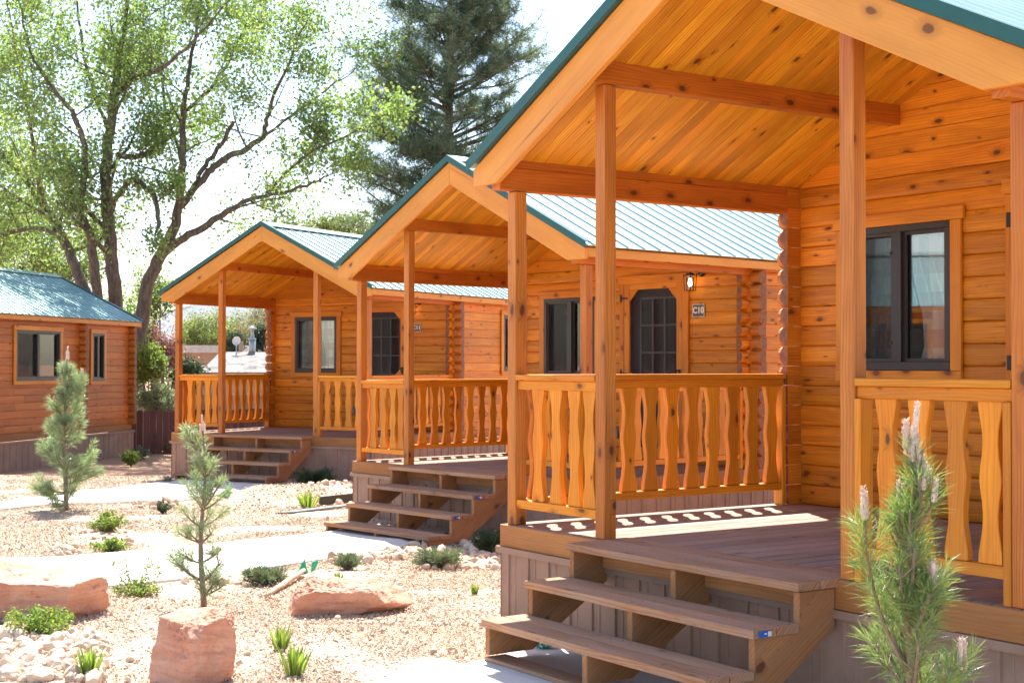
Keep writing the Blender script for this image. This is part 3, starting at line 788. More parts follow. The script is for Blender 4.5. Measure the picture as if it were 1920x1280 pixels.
# loose stones: one heap of gravel nobody could count
CUBE = np.array([[x,y,z] for x in (-1,1) for y in (-1,1) for z in (-1,1)], float)
CF = np.array([[0,1,3,2],[4,6,7,5],[0,4,5,1],[2,3,7,6],[0,2,6,4],[1,5,7,3]])
def rand_rot(n):
    q = NR.normal(size=(n,4)); q /= np.linalg.norm(q, axis=1)[:,None]; a,b,c,d = q.T
    return np.stack([1-2*(c*c+d*d),2*(b*c-a*d),2*(b*d+a*c),2*(b*c+a*d),1-2*(b*b+d*d),2*(c*d-a*b),2*(b*d-a*c),2*(c*d+a*b),1-2*(b*b+c*c)],1).reshape(n,3,3)
def stones(name, px, py, size, sink=.3):
    n = len(px); pz = np.array([terrain(a, b) for a, b in zip(px, py)])
    v = CUBE[None]*(1+NR.uniform(-.42,.42,(n,8,3)))*NR.uniform(.55,1.15,(n,1,3))
    v = np.einsum('nij,nkj->nki', rand_rot(n), v)*size[:,None,None]*.58
    v += np.stack([px, py, pz+size*sink+.003],1)[:,None]
    f = (np.arange(n)[:,None,None]*8+CF[None]).reshape(-1,4)
    rn = np.repeat(NR.uniform(0,1,(n,2)), 6, axis=0)
    return np_mesh(name, v.reshape(-1,3), f, rn)
def avoid(px, py):
    k = np.ones(px.shape, bool)
    for pl in allp: k &= ~in_poly(px, py, pl)
    for th, o in ((YA,(-.029,8.823)),(YB,(-1.784,16.318)),(YC,(-5.408,22.815)),(thD,(pD.x,pD.y))):
        lx = (px-o[0])*math.sin(th)-(py-o[1])*math.cos(th); ly = (px-o[0])*math.cos(th)+(py-o[1])*math.sin(th)
        k &= ~((lx > -.05) & (lx < 3.8) & (ly > .0))
    return k
n0 = 900000
py = 6.2*(25/6.2)**NR.uniform(0,1,n0); px = NR.uniform(-.40,.34,n0)*py
acc = NR.uniform(0,1,n0) < np.clip(.40*(py/6.2)**.5, 0, 1)
dens = np.array([noise.noise(V(a*.7, b*.7, 9)) for a, b in zip(px, py)])
acc &= NR.uniform(0,1,n0) < np.clip(.72+dens*1.1, .15, 1)
acc &= avoid(px, py); px, py = px[acc], py[acc]
size = NR.lognormal(math.log(.0050), .42, len(px))*(py/7.5)**.45; size = np.clip(size, .0035, .03)
me = stones('gravel', px, py, size)
o = link('gravel', me, M['stone']); tag(o, 'loose pinkish crushed gravel spread over the beds between the paths', 'gravel', kind='stuff')
print('stones', len(px))
# larger cobbles heaped in places
cx, cy, cs = [], [], []
for (u0, v0, u1, v1, n, s) in ((0,1190,195,1279,430,.028),(-20,1150,120,1200,130,.03),(700,1015,800,1050,150,.036),(800,1040,940,1068,170,.04),(870,1005,942,1050,110,.04),(560,905,660,935,120,.03),(100,1030,150,1046,20,.04),(590,1040,700,1056,50,.033),(250,940,330,955,30,.035),(330,1090,480,1100,22,.03),(160,975,250,1030,40,.028)):
    for _ in range(n):
        p = gnd(R.uniform(u0,u1), R.uniform(v0,v1)); cx.append(p.x); cy.append(p.y); cs.append(s*R.uniform(.6,1.5))
for _ in range(26):
    p = gnd(R.uniform(0,900), R.uniform(1060,1280)); cx.append(p.x); cy.append(p.y); cs.append(R.uniform(.012,.024))
cx, cy, cs = map(np.array, (cx, cy, cs)); k = avoid(cx, cy)
def cobbles(name, px, py, size):
    import bmesh
    bm = bmesh.new(); bmesh.ops.create_icosphere(bm, subdivisions=2, radius=1); bv = np.array([v.co[:] for v in bm.verts]); bf = np.array([[v.index for v in f.verts] for f in bm.faces]); bm.free()
    size = size*NR.lognormal(0,.25,len(px)); n = len(px); pz = np.array([terrain(a, b) for a, b in zip(px, py)]); out = np.zeros((n, len(bv), 3))
    for i in range(n):
        pn = NR.normal(size=(9,3)); pn /= np.linalg.norm(pn, axis=1)[:,None]; h = NR.uniform(.55,.95,9)
        d = bv@pn.T; r = np.min(np.where(d > .05, h/np.maximum(d,.05), 9), axis=1); r = np.minimum(r, 1.05)
        out[i] = bv*r[:,None]
    out *= NR.uniform(.6,1.15,(n,1,3)); out = np.einsum('nij,nkj->nki', rand_rot(n), out)*size[:,None,None]
    out += np.stack([px,py,pz+size*.35],1)[:,None]
    f = (np.arange(n)[:,None,None]*len(bv)+bf[None]).reshape(-1,3)
    return np_mesh(name, out.reshape(-1,3), f, np.repeat(NR.uniform(0,1,(n,2)), len(bf), axis=0))
o = link('cobblestones', cobbles('cobblestones', cx[k], cy[k], cs[k]), M['stone']); tag(o, 'heaps of larger pale pink broken stones between the plants', 'stones', kind='stuff')

# ------------------------------------------------------------------ boulders
def sandstone():
    m, t, bs = newmat('red sandstone'); tc = N(t, 'ShaderNodeTexCoord').outputs['Object']
    s = N(t, 'ShaderNodeSeparateXYZ'); t.links.new(tc, s.inputs[0])
    n = noise_n(t, tc, 3.5, 6, .6); n2 = noise_n(t, tc, 22, 6, .7)
    st = noise_n(t, comb(t, math_n(t,'MULTIPLY',s.outputs[0],2), math_n(t,'MULTIPLY',s.outputs[1],2), math_n(t,'MULTIPLY',s.outputs[2],34)), 1, 4)
    c = mixc(t, mapr(t, n, .35, .65), (.47,.215,.14), (.58,.33,.235)); c = mixc(t, mapr(t, st, .45, .7, 0, .35), c, (.33,.12,.06))
    c = mixc(t, mapr(t, n2, .58, .8, 0, .55), c, (.60,.42,.32)); n3 = noise_n(t, tc, 7, 5, .7); c = mixc(t, mapr(t, n3, .62, .68, 0, .5), c, (.20,.12,.10))
    t.links.new(c, bs.inputs['Base Color']); bs.inputs['Roughness'].default_value = .85; bs.inputs['Specular IOR Level'].default_value = .2
    bump(t, bs, math_n(t,'ADD',n2,math_n(t,'MULTIPLY',st,.6)), .5, .012); return m
M['rock'] = sandstone()
def boulder(label, u, v, sx, sy, sz, rz, seed, planes, tilt=0):
    import bmesh
    rng = np.random.default_rng(seed); bm = bmesh.new(); bmesh.ops.create_icosphere(bm, subdivisions=6, radius=1)
    bv = np.array([q.co[:] for q in bm.verts]); bf = np.array([[q.index for q in f.verts] for f in bm.faces]); bm.free()
    pn = np.array([p[:3] for p in planes], float); pn /= np.linalg.norm(pn, axis=1)[:,None]; h = np.array([p[3] for p in planes])
    ex = rng.normal(size=(7,3)); ex /= np.linalg.norm(ex, axis=1)[:,None]; pn = np.vstack([pn, ex]); h = np.concatenate([h, rng.uniform(1.45,1.7,7)])
    d = bv@pn.T; q = np.where(d > .02, h/np.maximum(d,.02), 99); r = np.min(q, axis=1)
    r2 = np.sort(q, axis=1)[:,1]; edge = np.exp(-(r2-r)/.05)               # worn edges
    r = r*(1-.018*edge)
    P = bv*r[:,None]*np.array([sx,sy,sz])
    sc_ = max(sx,sy,sz)
    for i in range(len(P)):
        p = Vector(P[i])*(2.2/sc_)+Vector((seed*3.1,0,0)); nn = noise.fractal(p, .9, 2.1, 5)
        cr = abs(noise.noise(p*1.3+Vector((5,5,5))))
        q = Vector(P[i])/sc_; lay = noise.noise(Vector((q.x*1.6+seed, q.y*1.6, q.z*11+q.x*.8))); rg_ = noise.noise(Vector((q.x*.9+seed*2, q.y*.9, q.z*1.1)))
        rough = max(0, rg_+.1)*noise.fractal(q*9, .8, 2.2, 3)
        P[i] += bv[i]*sc_*(.06*nn + .065*rg_ + .028*lay + .10*rough - .02*max(0,.03-cr)/.03)
    g_ = gnd(u, v); o = link('boulder', np_mesh('boulder', P, bf, smooth=False), M['rock'])
    dy = sy*.8
    o.location = (g_.x, g_.y+dy, terrain(g_.x, g_.y+dy)+sz*.79); o.rotation_euler = (0, tilt, rz); tag(o, label, 'boulder', 'red sandstone boulders on the gravel'); return o
BX = [(0,0,1,1),(0,0,-1,1),(1,0,0,1),(-1,0,0,1),(0,1,0,1),(0,-1,0,1)]
boulder('large flat-topped red boulder cut off by the left edge', 22, 1168, .46, .26, .165, .06, 3, [(.06,-.10,1,.92),(0,0,-1,1),(1,-.2,-.12,.90),(-1,0,0,1),(0,1,0,1),(.05,-1,-.12,.90),(1,1,.1,1.15),(.5,.1,1,1.15),(.3,-1,1,1.25)], .03)
boulder('blocky upright red boulder standing in front of the slim young pine', 370, 1288, .172, .165, .205, .62, 23, [(-.28,-.1,1,.86),(0,0,-1,1),(1,-.25,.10,.88),(-1,-.2,.12,.92),(0,1,0,1),(.15,-1,-.05,.86),(.9,-1,-.7,1.02),(-.8,-.8,.6,1.1),(-1,-.9,-.1,1.1),(.8,-.7,.9,1.12),(.4,.3,1,1.0)], .07)
boulder('long low red boulder lying alone in the gravel beside the middle path', 642, 1156, .335, .18, .118, .05, 15, [(-.22,-.1,1,.82),(0,0,-1,1),(1,-.25,.35,.90),(-1,-.1,.15,.95),(0,1,.3,1),(.05,-1,-.2,.86),(-.9,-.3,.9,1.0),(1,-.6,-.8,.95),(.2,-1,1,1.08),(.9,-.2,1,1.02)], 0)

# ------------------------------------------------------------------ foliage
def leaf_mat(name, cols, tr=.45, rough=.5):
    m = bpy.data.materials.new(name); m.use_nodes = True; t = m.node_tree; t.nodes.clear()
    o = N(t, 'ShaderNodeOutputMaterial'); rn = N(t, 'ShaderNodeUVMap', uv_map='rnd').outputs[0]; q = N(t, 'ShaderNodeSeparateXYZ'); t.links.new(rn, q.inputs[0])
    cr = t.nodes.new('ShaderNodeValToRGB'); t.links.new(q.outputs[0], cr.inputs[0]); r = cr.color_ramp
    r.elements[0].color = (*cols[0], 1); r.elements[1].color = (*cols[-1], 1)
    for i, c in enumerate(cols[1:-1]): e = r.elements.new((i+1)/(len(cols)-1)); e.color = (*c, 1)
    bs = N(t, 'ShaderNodeBsdfPrincipled'); t.links.new(cr.outputs[0], bs.inputs['Base Color']); bs.inputs['Roughness'].default_value = rough; bs.inputs['Specular IOR Level'].default_value = .35
    tl = N(t, 'ShaderNodeBsdfTranslucent'); t.links.new(mixc(t, 1., cr.outputs[0], (1.25,1.3,.6), 'MULTIPLY'), tl.inputs[0])
    mx = N(t, 'ShaderNodeMixShader'); mx.inputs[0].default_value = tr; t.links.new(bs.outputs[0], mx.inputs[1]); t.links.new(tl.outputs[0], mx.inputs[2]); t.links.new(mx.outputs[0], o.inputs[0]); return m
M['leaf spring'] = leaf_mat('fresh cottonwood leaves', [(.12,.20,.08),(.19,.28,.11),(.27,.36,.14),(.14,.23,.09),(.36,.40,.19)], .5)
M['leaf olive'] = leaf_mat('pale olive leaves', [(.16,.20,.07),(.24,.28,.10),(.12,.17,.06)], .4)
M['leaf pale'] = leaf_mat('silvery green leaves', [(.22,.28,.18),(.32,.36,.24),(.16,.22,.12)], .3)
M['leaf beige'] = leaf_mat('pale twiggy growth', [(.36,.30,.24),(.28,.25,.19),(.24,.26,.13)], .3)
M['leaf purple'] = leaf_mat('purple plum leaves', [(.16,.06,.08),(.32,.15,.19),(.45,.27,.30)], .35)
M['leaf shrub'] = leaf_mat('yellow green shrub leaves', [(.13,.21,.05),(.26,.34,.08),(.10,.17,.05),(.36,.40,.12)], .4)
M['leaf dark'] = leaf_mat('dark evergreen needles', [(.035,.065,.03),(.05,.09,.045),(.08,.12,.06)], .2)
M['juniper'] = leaf_mat('grey green juniper sprays', [(.10,.15,.09),(.17,.22,.14),(.24,.28,.20)], .2)
M['grass'] = leaf_mat('iris and grass blades', [(.13,.23,.04),(.25,.35,.07),(.10,.19,.05),(.42,.42,.15)], .4)
M['pine'] = leaf_mat('blue green pine needles', [(.08,.13,.09),(.13,.19,.13),(.20,.26,.17),(.10,.155,.10)], .3, .45)
M['young pine'] = leaf_mat('young pine needles', [(.10,.18,.06),(.17,.27,.09),(.27,.37,.16),(.13,.22,.09),(.38,.33,.15)], .4, .35)
M['young pine blue'] = leaf_mat('pale young pine needles', [(.15,.23,.15),(.25,.35,.24),(.38,.47,.34),(.19,.28,.17),(.42,.42,.27)], .35, .35)
M['candle'] = leaf_mat('pinkish pine candles', [(.74,.56,.50),(.85,.72,.66),(.66,.46,.38)], .2)
def bark_mat(name, a, b):
    m, t, bs = newmat(name); tc = N(t, 'ShaderNodeTexCoord').outputs['Object']; s = N(t, 'ShaderNodeSeparateXYZ'); t.links.new(tc, s.inputs[0])
    n = noise_n(t, comb(t, math_n(t,'MULTIPLY',s.outputs[0],16), math_n(t,'MULTIPLY',s.outputs[1],16), math_n(t,'MULTIPLY',s.outputs[2],3)), 1, 5, .65)
    t.links.new(mixc(t, mapr(t, n, .35, .65), a, b), bs.inputs['Base Color']); bs.inputs['Roughness'].default_value = .9; bump(t, bs, n, .9, .04); return m
M['bark'] = bark_mat('grey furrowed bark', (.18,.145,.12), (.07,.055,.045))
M['bark pine'] = bark_mat('brown pine bark', (.16,.10,.075), (.07,.045,.035))
M['twig'] = bark_mat('young grey bark', (.30,.22,.17), (.20,.14,.10))

def blades(name, P, D, Ls, Ws, mid=.45, rnd=None, droop=0.):
    """each blade: base, two mid points, tip"""
    n = len(P); D = D/np.maximum(np.linalg.norm(D, axis=1), 1e-9)[:,None]
    S = np.cross(D, NR.normal(size=(n,3))); S /= np.maximum(np.linalg.norm(S, axis=1), 1e-9)[:,None]
    Nn = np.cross(D, S)
    m = P + D*(Ls*mid)[:,None]; tip = P + D*Ls[:,None]
    if droop: tip[:,2] -= Ls*droop; 
    cup = Nn*(Ws*.25)[:,None]
    v = np.stack([P, m+S*(Ws/2)[:,None]+cup, tip, m-S*(Ws/2)[:,None]+cup], 1).reshape(-1,3)
    f = np.arange(n*4).reshape(n,4)
    return np_mesh(name, v, f, rnd if rnd is not None else NR.uniform(0,1,(n,2)))
def rdir(n): d = NR.normal(size=(n,3)); return d/np.linalg.norm(d, axis=1)[:,None]

def grow(mb, p, d, ln, r, depth, tips, spread=.75, up=.25, kids=3, nseg=5, wig=.22, rg=R):
    pts = [p.copy()]; rad = [r]
    for i in range(nseg):
        d = (d + V(rg.uniform(-1,1), rg.uniform(-1,1), rg.uniform(-1,1))*wig + Z*up*.35).normalized()
        p = p + d*(ln/nseg); pts.append(p.copy()); rad.append(max(r*(1-.8*(i+1)/nseg), .004))
    mb.tube(pts, rad, n=6 if r > .03 else 4, cap=False)
    if depth == 0:
        tips.extend(pts[1:]); return
    if depth <= 1: tips.extend(pts[3:])
    for i in range(1, nseg+1):
        for k in range(kids if i >= 2 else 1):
            if rg.random() < .25: continue
            a = V(rg.gauss(0,1), rg.gauss(0,1), rg.gauss(0,1)+up).normalized()
            nd = (d*(1-spread)+a*spread).normalized()
            grow(mb, pts[i], nd, ln*rg.uniform(.42,.68), rad[i]*.55, depth-1, tips, spread, up, kids, nseg, wig, rg)

def leafy(root, tips, n_per, sz, mat, spread=.16, name='crown', wd=.7):
    T_ = np.array([t[:] for t in tips]); n = len(T_)*n_per; P = np.repeat(T_, n_per, axis=0) + NR.normal(size=(n,3))*spread
    cl = np.repeat(NR.uniform(-.25,.25,len(T_)), n_per)
    rn = np.stack([np.clip(NR.uniform(0,1,n)+cl,0,1), NR.uniform(0,1,n)],1); Ls = NR.uniform(.6,1.2,n)*sz
    o = link(name, blades(name, P, rdir(n), Ls, Ls*wd, rnd=rn), mat, root); return o

def limb(mb, pts, tips, Y0, dY, side=1., dens=1., depth=2, rg=R, klen=1.):
    """pts: (photo x, photo y, radius px) laid out at real depth Y0 .. Y0+dY"""
    m = len(pts); P = []; Rr = []
    for i, (u, v, r) in enumerate(pts):
        dd = Y0 + dY*i/(m-1); P.append(at(u, v, dd)); Rr.append(r*.82*dd/FPX)
    sm = []; sr = []
    for i in range(m-1):
        a, b, c, d = P[max(i-1,0)], P[i], P[i+1], P[min(i+2,m-1)]
        for k in range(5):
            t = k/5; t2, t3 = t*t, t*t*t
            q = (b*2 + (c-a)*t + (a*2-b*5+c*4-d)*t2 + (b*3-a-c*3+d)*t3)*.5
            sm.append(q + V(rg.uniform(-1,1), rg.uniform(-1,1), rg.uniform(-1,1))*.03); sr.append(Rr[i]+(Rr[i+1]-Rr[i])*t)
    sm.append(P[-1]); sr.append(Rr[-1])
    mb.tube(sm, sr, n=10)
    return sm, sr
def dress(mb, sm, sr, tips, start=.25, every=.45, ln=(1.2,2.4), depth=2, rg=R, kids=2, spread=.7):
    acc = 0; tot = sum((b-a).length for a, b in zip(sm, sm[1:])); run = 0
    for i in range(1, len(sm)):
        st = (sm[i]-sm[i-1]).length; acc += st; run += st
        if run/tot < start: continue
        if acc > every:
            acc = 0; tan = (sm[i]-sm[i-1]).normalized(); a = V(rg.gauss(0,1), rg.gauss(0,1), rg.gauss(0,.7)+.35).normalized()
            grow(mb, sm[i], (tan*.35+a*.75).normalized(), rg.uniform(*ln), max(sr[i]*.45,.015), depth, tips, spread, .22, kids, 4, .25, rg)
    grow(mb, sm[-1], (sm[-1]-sm[-2]).normalized(), ln[0], sr[-1]*.9, depth, tips, spread, .2, kids, 4, .25, rg)

def cottonwood(label, base, limbs, seed, leafn=5, extra=()):
    rg = random.Random(seed); root = empty('cottonwood_tree', base); tag(root, label, 'tree', 'cottonwood trees behind the left cabins')
    mb = MB(); tips = []
    for (pts, Y0, dY, start, every, ln) in limbs:
        sm, sr = limb(mb, pts, tips, Y0, dY, rg=rg)
        if every: dress(mb, sm, sr, tips, start, every, ln, 2, rg)
    mb.v = [p-V(*base) for p in mb.v]
    mb.build('trunk', M['bark'], root)
    tips = [t-V(*base) for t in tips]; print(label[:20], 'tips', len(tips))
    leafy(root, tips, leafn, .095, M['leaf spring'], .15)
    return root
b1 = at(222, 830, 34); b2 = at(262, 826, 35)
cottonwood('tall many-trunked tree rising straight up behind the far left cabin', (b1.x,b1.y,-.36), [
    ([(222,835,24),(220,700,20),(215,560,16),(208,480,15),(200,400,14),(198,320,12),(205,250,11),(213,180,10),(222,120,7),(235,40,5),(250,-60,3)],34,-2,.40,.50,(1.1,2.1)),
    ([(215,700,16),(190,600,13),(183,560,12),(170,450,11),(150,390,9),(160,300,7),(140,220,6),(110,180,5),(60,110,3),(40,20,2)],34,-3,.42,.5,(1.,2.)),
    ([(210,740,15),(185,620,13),(165,560,12),(140,500,12),(115,440,11),(85,390,9),(50,340,8),(0,290,6),(-50,230,4)],34.2,2,.45,.45,(1.,2.2)),
    ([(85,390,8),(70,330,6),(60,250,4),(40,150,3),(20,40,2)],35.2,-2,.1,.5,(.9,1.9)),
    ([(213,185,7),(250,150,6),(300,130,5),(360,80,3),(420,10,2)],33,-2,.2,.5,(.9,1.8)),
    ([(222,290,7),(260,295,6),(310,262,5),(350,240,3)],33,2,.2,.5,(.7,1.4)),
    ([(203,400,7),(240,340,6),(270,350,6),(290,372,6),(297,425,5)],34,-1.5,.4,1.1,(.5,.9)),
    ([(120,440,6),(60,430,5),(0,440,4),(-50,420,3)],34.8,2,.1,.45,(.9,1.6)),
    ([(205,250,5),(170,160,4),(150,60,3),(140,-60,2)],33.4,2.5,.2,.5,(.9,1.8)),
], 3, leafn=5)
cottonwood('leaning tree with long limbs and a sawn-off stub behind the third cabin', (b2.x,b2.y,-.36), [
    ([(250,830,26),(255,700,20),(262,620,17),(275,540,15),(300,480,14),(325,430,12),(338,360,9),(342,290,8),(345,200,6),(360,100,4),(378,-20,2.5)],35,-2,.55,.5,(1.,2.)),
    ([(300,478,11),(345,447,9),(400,415,8),(430,395,7),(480,372,5),(560,352,3.5),(615,330,2)],34.2,-2.5,.35,.5,(.8,1.6)),
    ([(333,390,9),(375,345,8),(400,312,8),(440,290,7),(492,258,6),(500,225,5),(530,140,3.5),(570,50,2)],34.2,-2,.4,.45,(.9,1.9)),
    ([(492,258,4),(560,205,3),(640,150,2)],33,-1,.1,.45,(.8,1.4)),
    ([(362,352,6),(385,310,5.5),(415,270,5),(437,228,4.5)],34,-.6,.9,0,(0,0)),
    ([(345,210,5),(400,160,4),(440,90,3),(480,0,2)],33.5,1.5,.2,.5,(.9,1.8)),
    ([(500,365,4),(560,300,3),(620,270,2.5),(680,240,2),(722,215,1.5)],33,-3.5,.2,.6,(.45,.8)),
    ([(342,300,4),(310,200,3.5),(300,100,3),(310,0,2)],34,2,.2,.5,(.8,1.7)),
], 4, leafn=4)

def big_pine():
    rg = random.Random(12); Y0 = 34; base = at(842, 800, Y0); base = V(base.x, base.y, -.35); root = empty('pine_tree', base); tag(root, 'tall dark blue-green pine standing behind the middle cabin', 'tree')
    mb = MB(); top = at(836, -230, Y0).z+.35; H = top; pts = []; rad = []
    for i in range(30):
        t = i/29; pts.append(V(.03*math.sin(t*9)+.02*rg.random(), .03*math.cos(t*7), H*t)); rad.append(.19*(1-t)+.02)
    mb.tube(pts, rad, n=10); tips = []; tw = MB()
    z = 3.6
    while z < H-.3:
        t = (z-3.6)/(H-3.6); L = (2.2 if t < .12 else 2.45*(1-((t-.12)/.88)**2.6)+.3)*1.0
        for k in range(rg.choice((4,5,5,6))):
            a = rg.uniform(0, 6.283); ln = L*rg.uniform(.55,1.12); d = V(math.cos(a), math.sin(a), rg.uniform(-.02,.28)+t*.35).normalized()
            p = V(0,0,z+rg.uniform(-.15,.15)); bp = [p]; br = [.035*(1-t)+.014]; nn = 7
            for i in range(nn):
                d = (d + V(rg.uniform(-1,1), rg.uniform(-1,1), rg.uniform(-.6,1.0))*.12).normalized(); p = p + d*(ln/nn); bp.append(p); br.append(br[0]*(1-.85*(i+1)/nn))
                if i >= 2:
                    for s in range(3):
                        q = p.copy(); dd = (d*.5+V(rg.gauss(0,1), rg.gauss(0,1), rg.gauss(0,.5)+.25)*.6).normalized(); sl_ = ln*rg.uniform(.12,.28)
                        sp = [q]
                        for j in range(3):
                            dd = (dd+V(rg.uniform(-1,1),rg.uniform(-1,1),rg.uniform(-.6,1))*.2).normalized(); q = q+dd*(sl_/3); sp.append(q)
                            tips.append((q, dd))
                        mb.tube(sp, .008, n=3, cap=False)
            mb.tube(bp, br, n=5, cap=False); tips.append((p, d))
        z += rg.uniform(.15,.25)
    mb.build('trunk', M['bark pine'], root)
    T_ = np.array([t[0][:] for t in tips]); D_ = np.array([t[1][:] for t in tips]); k = 22; n = len(T_)*k; print('pine tufts', len(T_))
    P = np.repeat(T_, k, 0)+NR.normal(size=(n,3))*.04; D = np.repeat(D_, k, 0)*.55+rdir(n)
    cl = np.repeat(NR.uniform(-.3,.3,len(T_)), k); rn = np.stack([np.clip(NR.uniform(0,1,n)+cl,0,1), NR.uniform(0,1,n)],1)
    link('crown', blades('crown', P, D, NR.uniform(.09,.19,n), np.full(n,.014), rnd=rn), M['pine'], root)
big_pine()

def bush(name, label, u, v, Yd, w, h, mat, n, leaf, seed, cat='tree', group=None, trunk=.05, base_z=None, lift=.0, lw=.7, barkm='bark', depth=2):
    """crown centre at photo px (u,v) at depth Yd, w x h metres; grown from a trunk on the ground"""
    rg = random.Random(seed); c = at(u, v, Yd); bz = terrain(c.x, c.y) if base_z is None else base_z
    root = empty(name, (c.x, c.y, bz)); tag(root, label, cat, group)
    mb = MB(); tips = []; H = c.z-bz
    ns = 3 if H > .8*h else 6
    for s in range(7):
        a = rg.uniform(0,6.283); tgt = V(math.cos(a)*w*.28*rg.random(), math.sin(a)*w*.28*rg.random(), max(H-h*.25,.03))
        p0 = V(rg.uniform(-.05,.05)*w, rg.uniform(-.05,.05)*w, 0)
        mb.tube([p0, p0.lerp(tgt,.5)+V(rg.uniform(-.05,.05)*w,0,0), tgt], [trunk, trunk*.7, trunk*.4], n=6)
        for k in range(4):
            d = V(rg.gauss(0,1), rg.gauss(0,1), rg.gauss(0,.8)+.35).normalized()
            grow(mb, tgt.lerp(p0, .25*rg.random()), V(d.x*w, d.y*w, d.z*h).normalized(), rg.uniform(.28,.5)*(w*abs(d.x)+w*abs(d.y)+h*abs(d.z))*.6, trunk*.35, depth, tips, .7, .15, 2, 4, .2, rg)
    keep = [t for t in tips if (t.x/(w*.5))**2+(t.y/(w*.5))**2+((t.z-H)/(h*.55))**2 < rg.uniform(.8,1.5)]
    mb.build('trunk' if cat == 'tree' else 'stems', M[barkm], root)
    if not keep: keep = tips
    per = max(1, int(n/len(keep))); leafy(root, keep, per, leaf, M[mat], spread=min(w,h)*.055, name='crown' if cat == 'tree' else 'foliage', wd=lw)
    return root
bush('tree', 'pale olive tree whose crown shows between the pine and the third cabin roof', 655, 400, 46, 2.7, 2.0, 'leaf olive', 9000, .09, 21, group='background trees')
bush('tree', 'low light green tree peeking over the third cabin roof', 560, 420, 52, 3.2, 1.4, 'leaf olive', 5000, .10, 22, group='background trees')
bush('tree', 'yellow-green tree right behind the roof of the left cabin', 60, 455, 44, 4.6, 2.8, 'leaf spring', 9000, .11, 23, group='background trees')
bush('tree', 'bright green tree growing between the left cabin and the leaning trunk', 215, 570, 37.5, 2.0, 2.6, 'leaf spring', 9000, .10, 24, group='background trees')
bush('tree', 'green tree filling the gap right of the left cabin wall', 292, 520, 40, 1.8, 1.8, 'leaf spring', 4500, .09, 25, group='background trees')
bush('plum_tree', 'purple-leaved plum tree behind the front corner of the third cabin', 305, 630, 38, 1.15, 1.6, 'leaf purple', 7000, .075, 26)
bush('tree', 'pale bare-looking tree seen through the third cabin porch', 478, 600, 58, 3.0, 2.6, 'leaf beige', 12000, .085, 27, group='background trees')
bush('tree', 'yellow-green tree seen through the left bay of the third porch', 418, 615, 62, 2.6, 2.6, 'leaf olive', 8000, .11, 28, group='background trees')
bush('tree', 'thin leafy tree at the left edge beyond the cabin', -40, 330, 42, 5.0, 5.0, 'leaf spring', 9000, .12, 29, group='background trees')
bush('tree', 'green tree behind the pale low building', 385, 610, 56, 2.4, 2.4, 'leaf olive', 8000, .10, 37, group='background trees')
bush('shrub', 'bright green shrub against the corner of the left cabin', 278, 655, 33.5, .95, 1.3, 'leaf shrub', 8000, .06, 31, 'shrub', 'shrubs behind the brown fence', .02)
bush('shrub', 'silvery green rounded shrub right above the slatted grey fence', 292, 728, 32.5, 1.0, .95, 'leaf pale', 10000, .05, 32, 'shrub', 'shrubs behind the brown fence', .02)
bush('shrub', 'dark green juniper beside the tan wall seen through the third porch', 352, 690, 36, 1.1, .75, 'leaf dark', 6000, .07, 33, 'shrub', 'shrubs behind the brown fence', .02)
bush('shrub', 'small dark conifer behind the satellite dish', 437, 628, 50, .8, 1.4, 'leaf dark', 3500, .08, 34, 'shrub', 'conifers behind the shingled roof', .03)
bush('shrub', 'small dark conifer behind the roof vent', 487, 610, 50, .7, 1.5, 'leaf dark', 3500, .08, 35, 'shrub', 'conifers behind the shingled roof', .03)

